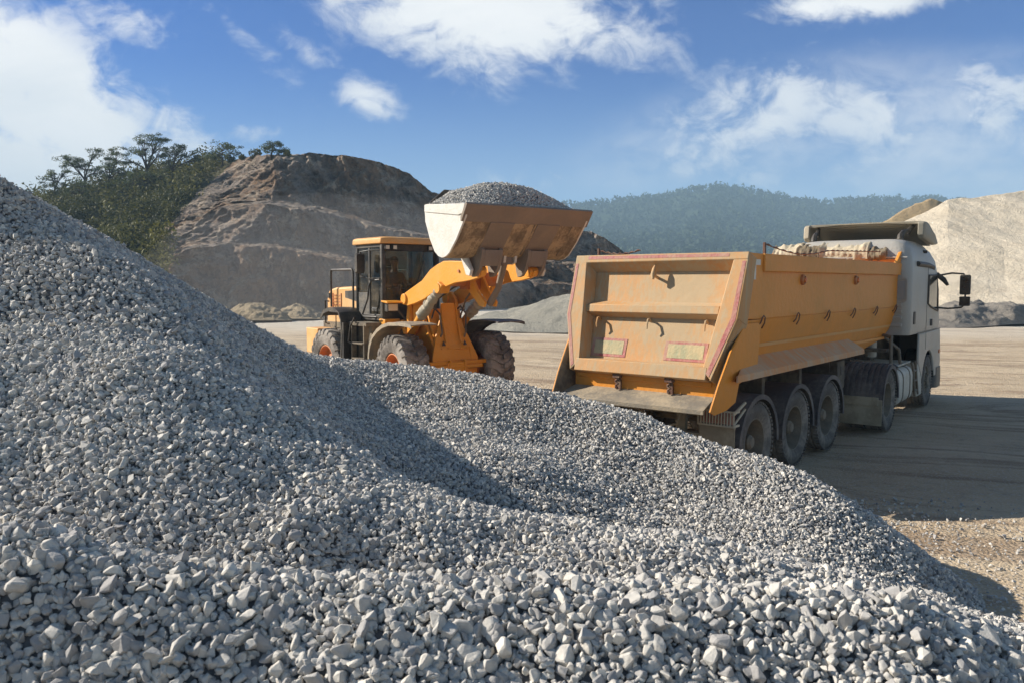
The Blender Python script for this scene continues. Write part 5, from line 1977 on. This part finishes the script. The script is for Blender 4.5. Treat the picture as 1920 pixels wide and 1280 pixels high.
for s in (1, -1):
    for y in (.66, .47):
        b = MB()
        b.box(CXF - .02, CXF + .05, s * y - .055, s * y + .055, 3.28, 3.38)
        lb = part(b, 'work_lamp', M['black'], bevel=.01)
        b = MB()
        b.box(CXF + .05, CXF + .056, s * y - .045, s * y + .045, 3.29, 3.37)
        b.build('lens', M['lamp_clear'], lb, smooth=0)
    b = MB()
    b.tube([(CXF - .1, s * .74, 3.28), (-1.35, s * .92, 3.26), (-1.62, s * .98, 3.24), (-1.64, s * .98, 2.70), (-1.35, s * .92, 2.64), (CXF - .1, s * .74, 2.66)], .016, 6)
    b.tube([(-1.10, s * .80, 2.62), (-1.35, s * .86, 2.60), (-1.42, s * .88, 2.5), (-1.48, s * .88, 2.2), (-1.68, s * .90, 1.85), (-1.62, s * .90, 1.80), (-1.2, s * .82, 1.80)], .02, 6)
    part(b, 'mirror_bracket', M['black'])
    b = MB()
    b.loft([[(-1.64 + dx, s * .98 + y * k, 2.98 + z * k) for y, z in ((-.11, -.2), (-.09, -.22), (.09, -.22), (.11, -.2), (.11, .2), (.09, .22), (-.09, .22), (-.11, .2))] for dx, k in ((-.05, .9), (.0, 1), (.05, .9))])
    part(b, 'mirror', M['black'])
# seat, console, steering wheel
b = MB()
b.box(-2.02, -1.60, -.24, .24, 2.10, 2.26)
b.prism([(-2.02, -.23, 2.24), (-2.12, -.23, 2.92), (-2.00, -.23, 2.92), (-1.90, -.23, 2.26)], (0, .46, 0))
b.box(-2.0, -1.7, -.2, .2, 1.78, 2.10)
b.prism([(-2.12, -.13, 2.94), (-2.14, -.13, 3.12), (-2.06, -.13, 3.12), (-2.03, -.13, 2.94)], (0, .26, 0))
part(b, 'seat', M['seat'], bevel=.03)
b = MB()
b.tube([(-1.18, 0, 1.8), (-1.2, 0, 2.25), (-1.35, 0, 2.50)], .04, 8)
ring = [(-1.36 + .10 * math.cos(a) * -.5, .19 * math.sin(a), 2.51 + .17 * math.cos(a) * .6) for a in np.linspace(0, 2 * PI, 20)]
b.tube(ring, .014, 6, cap=False)
b.tube([ring[0], ring[10]], .012, 6)
part(b, 'steering_wheel', M['black'])
b = MB()
b.box(-1.7, -1.3, -.60, -.34, 1.78, 2.42)
part(b, 'side_console', M['cab_trim'], bevel=.02)

# ---- driver
person = thing('person', 'driver in a dark work shirt seated at the loader controls behind glass', 'person', tuple(LM @ Vector((-1.82, 0, 2.26))), -rad(50))


def skinned(name, chains, mat, parent, sub=2):
    """chains of ((x,y,z), radius) joined at shared points; first point is the root"""
    vs, es, rs, key = [], [], [], {}
    for ch in chains:
        prev = None
        for p, r in ch:
            k = tuple(round(c, 3) for c in p)
            if k not in key:
                key[k] = len(vs)
                vs.append(p)
                rs.append(r)
            i = key[k]
            if prev is not None and prev != i:
                es.append((prev, i))
            prev = i
    me = bpy.data.meshes.new(name)
    me.from_pydata(vs, es, [])
    me.materials.append(mat)
    o = bpy.data.objects.new(name, me)
    COL.objects.link(o)
    o.parent = parent
    m = o.modifiers.new('skin', 'SKIN')
    m.use_smooth_shade = True
    lay = me.skin_vertices[0].data if me.skin_vertices else None
    if lay is None:
        bm = bmesh.new()
        bm.from_mesh(me)
        bm.verts.layers.skin.verify()
        bm.to_mesh(me)
        bm.free()
        lay = me.skin_vertices[0].data
    for i, r in enumerate(rs):
        lay[i].radius = (r, r) if not isinstance(r, tuple) else r
        lay[i].use_root = (i == 0)
    s_ = o.modifiers.new('sub', 'SUBSURF')
    s_.levels = s_.render_levels = sub
    return o


hipc = (0, 0, .08)
chest = (.02, 0, .42)
neck = (.03, 0, .60)
body = [[(hipc, (.14, .17)), ((.0, 0, .22), (.12, .15)), (chest, (.13, .18)), ((.03, 0, .54), (.08, .10)), (neck, .055), ((.05, 0, .68), (.075, .072)), ((.06, 0, .76), (.10, .082)), ((.05, 0, .85), (.075, .065))]]
for s in (1, -1):
    body.append([(hipc, (.14, .17)), ((.05, s * .10, .08), .085), ((.44, s * .15, .14), .062), ((.52, s * .15, -.22), .045), ((.54, s * .15, -.36), .042), ((.66, s * .15, -.39), .035)])
    arm = [(chest, (.13, .18)), ((.03, s * .20, .47), .058), ((.10, s * .26, .22), .045), ((.36, s * .17, .22), .033), ((.42, s * .15, .24), .028), ((.45, s * .145, .25), .026)]
    body.append(arm)
    for k, (dy, ln) in enumerate(((-.024, .06), (-.008, .07), (.008, .068), (.024, .055))):
        body.append([((.45, s * .145, .25), .026), ((.475, s * .145 + dy, .258), .009), ((.475 + ln * .6, s * .145 + dy, .25), .008), ((.475 + ln * .7, s * .145 + dy, .225), .007)])
    body.append([((.42, s * .15, .24), .028), ((.44, s * .115, .262), .010), ((.47, s * .10, .258), .008)])
bo = skinned('body', body, M['skin'], person)
# nose, ears, eyes and mouth on the head
b = MB()
b.loft([[(.15, -.006, .80), (.15, .006, .80), (.145, 0, .81)], [(.178, -.016, .752), (.178, .016, .752), (.16, 0, .79)], [(.15, -.018, .742), (.15, .018, .742), (.14, 0, .745)]])
b.build('nose', M['skin'], person)
for s in (1, -1):
    b = MB()
    b.tube([(.05, s * .082, .73), (.04, s * .095, .76), (.05, s * .085, .80)], [.012, .02, .014], 6)
    b.build('ear', M['skin'], person)
    b = MB()
    b.tube([(.150, s * .034 - .012, .783), (.153, s * .034 + .012, .783)], .008, 6)
    b.build('eye', M['black'], person)
b = MB()
b.tube([(.150, -.024, .715), (.157, 0, .713), (.150, .024, .715)], .006, 6)
b.build('mouth', M['lamp_red'], person)
b = MB()
rings = []
for k in range(7):
    e = rad(8 + 82 * k / 6)
    rings.append([(.045 + .118 * math.cos(e) * math.cos(a) - .008, .1 * math.cos(e) * math.sin(a), .79 + .115 * math.sin(e)) for a in np.linspace(0, 2 * PI, 18, endpoint=False)])
b.loft(rings)
b.build('hair', M['hair'], person)
shirt = [[(hipc, (.155, .185)), ((.0, 0, .22), (.14, .17)), (chest, (.15, .20)), ((.03, 0, .53), (.10, .12))]]
for s in (1, -1):
    shirt.append([(chest, (.15, .20)), ((.03, s * .20, .47), .075), ((.10, s * .26, .22), .060), ((.33, s * .18, .22), .046)])
skinned('shirt', shirt, M['shirt'], person)
tr_ = []
for s in (1, -1):
    tr_.append([((0, 0, .06), (.16, .185)), ((.05, s * .10, .08), .10), ((.44, s * .15, .14), .078), ((.52, s * .15, -.20), .062), ((.54, s * .15, -.33), .058)])
skinned('trousers', tr_, M['trousers'], person)

# ---- steered front half
b = MB()
for s in (1, -1):
    # tower plate each side
    b.plate([(-.95, 1.0), (-.62, 2.30), (-.40, 2.36), (-.22, 2.22), (.05, 1.62), (.42, 1.18), (.46, .72), (.2, .58), (-.9, .62)], s * .40, s * .47)
    b.plate([(-.80, 1.5), (-.66, 2.1), (-.54, 2.1), (-.50, 1.5)], s * .47, s * .53)
b.box(-1.3, -.85, -.28, .28, .6, 1.35)
b.prism([(.42, -.40, 1.16), (-.05, -.40, 2.0), (-.12, -.40, 1.98), (.34, -.40, 1.12)], (0, .80, 0))
part(b, 'front_frame', M['loader_orange'], True, bevel=.015)
b = MB()
b.prism([(.50, -.52, .62), (.50, .52, .62), (.49, .56, .98), (.36, .40, 1.42), (.24, .22, 1.80), (.18, .15, 2.12), (.18, -.15, 2.12), (.24, -.22, 1.80), (.36, -.40, 1.42), (.49, -.56, .98)], (-.05, 0, 0))
for y in (-.20, .16):
    b.prism([(.20, y, 2.12), (.30, y, 1.74), (.44, y, 1.30), (.38, y, 1.30), (.18, y, 1.9)], (0, .035, 0))
for y in (-.3, -.15, .15, .3):
    b.tube([(.42, y, 1.18), (.455, y, 1.19)], .014, 6)
b.box(.40, .58, -.24, .24, .58, .90)
b.box(.42, .60, -.20, -.16, .62, .94)
b.box(.42, .60, .16, .20, .62, .94)
b.box(.34, .53, -.80, .80, .84, .92)
b.tube([(.55, -.62, .80), (.55, .62, .80)], .045, 8)
plate_o = part(b, 'front_plate', M['loader_orange'], True, bevel=.012)
for y in (-.30, .22):
    b = MB()
    b.prism([(.432, y, 1.24), (.432, y + .09, 1.24), (.408, y + .045, 1.34)], (.012, 0, .004))  # black triangle laid on as the dark of a hole in the plate
    b.build('painted_cutout', M['black'], plate_o, smooth=0, xf=FX)
b = MB()
b.tube([(0, -1.0, LR), (0, -.55, LR), (0, -.32, LR), (0, .32, LR), (0, .55, LR), (0, 1.0, LR)], [.17, .18, .25, .25, .18, .17], 16)
for s in (1, -1):
    b.tube([(.0, s * .60, LR), (0, s * .72, LR)], .30, 20)
part(b, 'axle', M['loader_rust'], True)

# lift arms: swan-neck plates with a cross tube
ARM = [(-.72, 2.18), (-.66, 2.30), (-.5, 2.36), (.20, 2.60), (.55, 2.82), (.85, 2.925), (1.10, 2.985), (1.36, 2.985), (1.9, 2.965), (2.2, 2.93), (2.40, 2.86), (2.50, 2.78), (2.46, 2.68), (2.36, 2.64), (2.1, 2.60), (1.9, 2.58), (1.52, 2.55), (1.2, 2.48), (.95, 2.40), (.62, 2.34), (.3, 2.22), (-.1, 2.12), (-.45, 2.06), (-.65, 2.08)]
for s in (1, -1):
    b = MB()
    b.plate(ARM, s * .56, s * .64)
    b.tube([(2.37, s * .50, 2.77), (2.37, s * .70, 2.77)], .10, 16)
    b.tube([(-.58, s * .36, 2.20), (-.58, s * .68, 2.20)], .12, 16)
    b.plate([(.85, 2.44), (.92, 2.34), (1.08, 2.34), (1.16, 2.50), (1.0, 2.58)], s * .50, s * .72)
    ao = part(b, 'lift_arm', M['loader_orange'], True, bevel=.012)
    b = MB()
    b.tube([(1.7, s * .64, 2.78), (1.7, s * .665, 2.78)], .03, 12)
    b.build('pin_cap', M['loader_rust'], ao, xf=FX)
    # lift cylinder: barrel, rod and its torn silver wrap
    b = MB()
    b.tube([(-.62, s * .55, 1.28), (.12, s * .60, 1.90)], .085, 14)
    b.tube([(-.62, s * .46, 1.28), (-.62, s * .64, 1.28)], .11, 14)
    co_ = part(b, 'lift_cylinder', M['loader_orange'], True)
    b = MB()
    b.tube([(.10, s * .60, 1.88), (1.0, s * .64, 2.45)], .05, 12)
    b.tube([(1.0, s * .52, 2.45), (1.0, s * .74, 2.45)], .10, 14)
    b.build('rod', M['loader_orange'], co_, xf=FX)
    b = MB()
    pts, rs_ = [], []
    for k in range(22):
        a = k / 21
        pts.append((.08 + .80 * a, s * (.60 + .035 * a), 1.87 + .51 * a))
        rs_.append(.115 - .035 * a + .018 * math.sin(k * 2.3) + .012 * math.sin(k * 5.1))
    b.tube(pts, rs_, 14)
    vv = np.array(b.v)
    vv += .018 * np.stack([vnoise(vv * 14), vnoise(vv * 14 + 5), vnoise(vv * 14 + 9)], 1)
    b.v = [tuple(p) for p in vv]
    b.build('wrap', M['silver_wrap'], co_, xf=FX)
b = MB()
b.tube([(1.15, -.57, 2.62), (1.15, .57, 2.62)], .14, 16)
b.box(1.0, 1.32, -.20, .20, 2.42, 2.80)
part(b, 'cross_tube', M['loader_rust'], True)
# tilt lever, tilt cylinder and link
b = MB()
for y in (-.16, .10):
    b.plate([(1.0, 3.12), (1.12, 3.16), (1.32, 2.76), (1.62, 2.36), (1.86, 2.18), (1.82, 2.08), (1.66, 2.10), (1.30, 2.36), (1.02, 2.68)], y, y + .06)
part(b, 'tilt_lever', M['loader_orange'], True, bevel=.01)
b = MB()
b.tube([(-.42, 0, 2.25), (.45, 0, 2.78)], .10, 14)
b.tube([(.45, 0, 2.78), (1.06, 0, 3.10)], .05, 12)
part(b, 'tilt_cylinder', M['loader_orange'], True)
b = MB()
b.tube([(1.80, 0, 2.14), (2.10, 0, 2.45), (2.32, 0, 2.98)], [.07, .06, .07], 10)
b.box(2.26, 2.4, -.12, .12, 2.9, 3.06)
part(b, 'tilt_link', M['steel'], True)
for y in (-.30, .34):
    b = MB()
    b.tube([(-.2, y, 1.9), (.1, y * 1.05, 2.05), (.35, y, 1.9), (.4, y * .9, 1.5), (.2, y, 1.25)], .022, 6)
    b.tube([(.0, y * 1.1, 1.7), (.3, y * 1.1, 2.2), (.8, y * .8, 2.45), (1.1, y * .6, 2.55)], .02, 6)
    part(b, 'hydraulic_hose', M['chassis'], True)
# front fenders and lamps
for s in (1, -1):
    b = MB()
    prof = [(-1.0, .72), (-1.0, 1.0), (-.95, 1.22), (-.80, 1.42), (-.55, 1.58), (-.30, 1.68), (.0, 1.74), (.45, 1.76), (.80, 1.75), (1.0, 1.73)]
    y1 = 1.33 if s < 0 else 1.42
    b.sheet([[(x, s * .74, z), (x, s * 1.05, z + .012), (x, s * y1, z - .01)] for x, z in prof], (.0, 0, -.025))
    b.sheet([[(x, s * (y1 + .002), z), (x + (.06 if k < 3 else .03), s * (y1 + .002), z - (.0 if k < 2 else .07))] for k, (x, z) in enumerate(prof)], (0, -s * .015, 0))
    part(b, 'front_fender', M['grey_steel'] if s < 0 else M['fender'], True, bevel=.005)
    b = MB()
    b.tube([(-.80, s * .50, 1.75), (-.85, s * .72, 2.02), (-.80, s * .92, 2.06)], .03, 8)
    b.box(-.86, -.72, s * .72, s * .98, 1.93, 2.13)
    lo = part(b, 'headlight', M['black'], True, bevel=.008)
    b = MB()
    b.box(-.72, -.712, s * .74, s * .96, 1.95, 2.09)
    b.build('lens', M['lamp_clear'], lo, smooth=0, xf=FX)
    b = MB()
    b.prism([(-.92, s * .68, 2.17), (-.66, s * .68, 2.16), (-.60, s * .68, 2.13), (-.62, s * .68, 2.11), (-.90, s * .68, 2.14)], (0, s * .36, 0))
    b.build('lamp_hood', M['loader_orange'], lo, bevel=.004, xf=FX)
    b = MB()
    b.prism([(-.95, s * .50, 1.72), (-.82, s * .50, 1.74), (-.62, s * .50, 1.36), (-.75, s * .50, 1.34)], (0, s * .06, 0))
    b.prism([(-.62, s * .50, 2.10), (-.52, s * .50, 2.10), (-.55, s * .50, 1.36), (-.72, s * .50, 1.36)], (0, s * .05, 0))
    part(b, 'lamp_bracket', M['loader_orange'], True)

FXB = FX @ Matrix.Translation((0, .05, 0)) @ Matrix.Diagonal((1, 1.045, 1, 1))
# ---- bucket
BK = [(1.64, 4.02), (1.60, 3.88), (1.62, 3.70), (1.78, 3.38), (1.96, 3.13), (2.10, 3.04), (2.24, 3.005), (2.38, 3.03), (2.50, 3.09), (2.75, 3.33), (3.02, 3.68)]
BW = 1.32
b = MB()
inner = []
for i, (x, z) in enumerate(BK):
    q0 = np.array(BK[max(i - 1, 0)])
    q1 = np.array(BK[min(i + 1, len(BK) - 1)])
    d = (q1 - q0) / np.linalg.norm(q1 - q0)
    nrm = np.array([-d[1], d[0]])
    inner.append((x + nrm[0] * .03, z + nrm[1] * .03))
b.loft([[(x, y, z) for x, z in BK + inner[::-1]] for y in (-BW + .03, BW - .03)])
bucket = b.build('bucket', M['caked'], loader, smooth=25, xf=FXB)
for s in (1, -1):
    b = MB()
    b.plate([(1.64, 4.02), (3.02, 3.93), (3.12, 3.90), (3.05, 3.70)] + BK[::-1][1:], s * BW, s * (BW - .035))
    b.plate([(1.62, 4.01), (3.06, 3.925), (2.98, 3.76), (2.84, 3.74), (1.62, 3.88)], s * (BW + .018), s * BW)
    b.build('side_plate', M['bucket_white'], bucket, bevel=.006, xf=FXB)
b = MB()
b.prism([(3.18, -1.36, 3.91), (3.13, -1.36, 3.945), (2.955, -1.36, 3.70), (2.95, -1.36, 3.63), (2.985, -1.36, 3.62)], (0, 2.72, 0))
b.build('cutting_edge', M['steel'], bucket, bevel=.006, xf=FXB)
b = MB()
b.prism([(1.63, -1.30, 4.0), (1.63, -.92, 4.32), (1.63, .92, 4.32), (1.63, 1.30, 4.0)], (-.03, 0, 0))
b.build('spill_guard', M['black'], bucket, xf=FXB)


def on_floor(u, d):
    """u along the floor from the heel (0) to the lip (1), d outwards"""
    p0, p1 = np.array([2.50, 3.09]), np.array([3.0, 3.66])
    t_ = (p1 - p0) / np.linalg.norm(p1 - p0)
    n_ = np.array([t_[1], -t_[0]])
    q = p0 + (p1 - p0) * u + n_ * d
    return q[0], q[1]


for y0 in (-.78, .22):
    b = MB()
    b.prism([(on_floor(.97, .003)[0], y0, on_floor(.97, .003)[1]), (on_floor(.97, .03)[0], y0, on_floor(.97, .03)[1]), (on_floor(.0, .03)[0], y0, on_floor(.0, .03)[1]), (on_floor(.0, .003)[0], y0, on_floor(.0, .003)[1])], (0, .50, 0))
    b.build('wear_pad', M['steel'], bucket, bevel=.005, xf=FXB)
    b = MB()
    b.plate([on_floor(.22, .0), on_floor(.22, .085), (2.66, 3.04), (2.56, 2.80), (2.44, 2.68), (2.32, 2.66), (2.27, 2.76), (2.22, 3.0)], y0 + .02, y0 + .09)
    b.plate([on_floor(.22, .0), on_floor(.22, .085), (2.66, 3.04), (2.56, 2.80), (2.44, 2.68), (2.32, 2.66), (2.27, 2.76), (2.22, 3.0)], y0 + .40, y0 + .47)
    b.prism([(on_floor(.22, .085)[0], y0 + .09, on_floor(.22, .085)[1]), (2.66, y0 + .09, 3.04), (2.58, y0 + .09, 2.86), (2.54, y0 + .09, 2.90)], (0, .31, 0))
    b.build('hinge_bracket', M['steel'], bucket, bevel=.006, xf=FXB)
for y0 in (-.14, .10):
    b = MB()
    b.plate([(2.05, 3.05), (2.45, 3.08), (2.42, 2.94), (2.30, 2.90), (2.2, 2.92)], y0, y0 + .05)
    b.build('link_lug', M['bucket_white'], bucket, xf=FXB)
for y0 in (-.86, .74):
    b = MB()
    b.plate([(2.10, 3.02), (2.30, 3.02), (2.46, 2.80), (2.40, 2.68), (2.28, 2.70)], y0, y0 + .06)
    b.build('pin_lug', M['bucket_white'], bucket, bevel=.01, xf=FXB)
for k, y0 in enumerate((-.30, .16, 1.0)):
    b = MB()
    p0, p1 = on_floor(.95, .004), on_floor(.0, .004)
    p2, p3 = on_floor(.0, .018), on_floor(.95, .018)
    b.plate([p0, p3, p2, p1], y0, y0 + .02)
    b.build('weld_seam', M['chassis'], bucket, xf=FXB)

# ---- gravel heaped in the bucket
def heap_top(x, y):
    u = (x - 1.64) / 1.45
    e = np.interp(y, [-1.30, -1.0, -.5, 0, .4, .9, 1.30], [3.98, 4.24, 4.42, 4.46, 4.42, 4.24, 3.96])
    prof_ = np.interp(u, [0, .18, .42, .6, .8, 1.0], [.62, .9, 1.0, .9, .52, .0])
    rim = 4.0 - .09 * u
    return rim - .02 + (e - 3.96) * prof_


hxs = np.linspace(1.66, 3.10, 40)
hys = np.linspace(-1.28, 1.28, 60)
GXX, GYY = np.meshgrid(hxs, hys)
GZ = heap_top(GXX.ravel(), GYY.ravel()) + .03 * fbm(np.c_[GXX.ravel() * 3, GYY.ravel() * 3, GXX.ravel() * 0], 3)
Pb = np.stack([GXX.ravel(), GYY.ravel(), GZ - .02], 1)
xs = RNG.uniform(1.66, 3.10, 9500)
ys_ = RNG.uniform(-1.28, 1.28, 9500)
zs = heap_top(xs, ys_) + .03 * fbm(np.c_[xs * 3, ys_ * 3, xs * 0], 3)
rr = np.clip(np.exp(RNG.normal(math.log(.017), .3, 9500)), .010, .032)
v, f, t_ = scatter_stones(np.stack([xs, ys_, zs + rr * RNG.uniform(-.3, .5, 9500)], 1), rr, 'far', RNG)
bv, bf = lattice(Pb.reshape(60, 40, 3))
bf = np.concatenate([bf[:, [0, 1, 2]], bf[:, [0, 2, 3]]])
Vb = np.concatenate([bv, v])
Mw = np.array(FM_world @ Matrix.Translation((0, .05, 0)) @ Matrix.Diagonal((1, 1.045, 1, 1)))
Vb = Vb @ Mw[:3, :3].T + Mw[:3, 3]
gl = raw_mesh('gravel_load', Vb, np.concatenate([bf, f + len(bv)]), [M['gravel'], M['gravel_bed']], attr=np.concatenate([np.full(len(bf), .3), t_]), mi=np.r_[np.ones(len(bf), int), np.zeros(len(f), int)])
tag(gl, 'heap of grey crushed stone riding in the raised loader bucket', 'gravel', kind='stuff')
sc.cycles.max_bounces = 6
sc.cycles.diffuse_bounces = 3
sc.cycles.glossy_bounces = 3
sc.cycles.transparent_max_bounces = 8
sc.cycles.volume_bounces = 0
sc.cycles.use_denoising = True
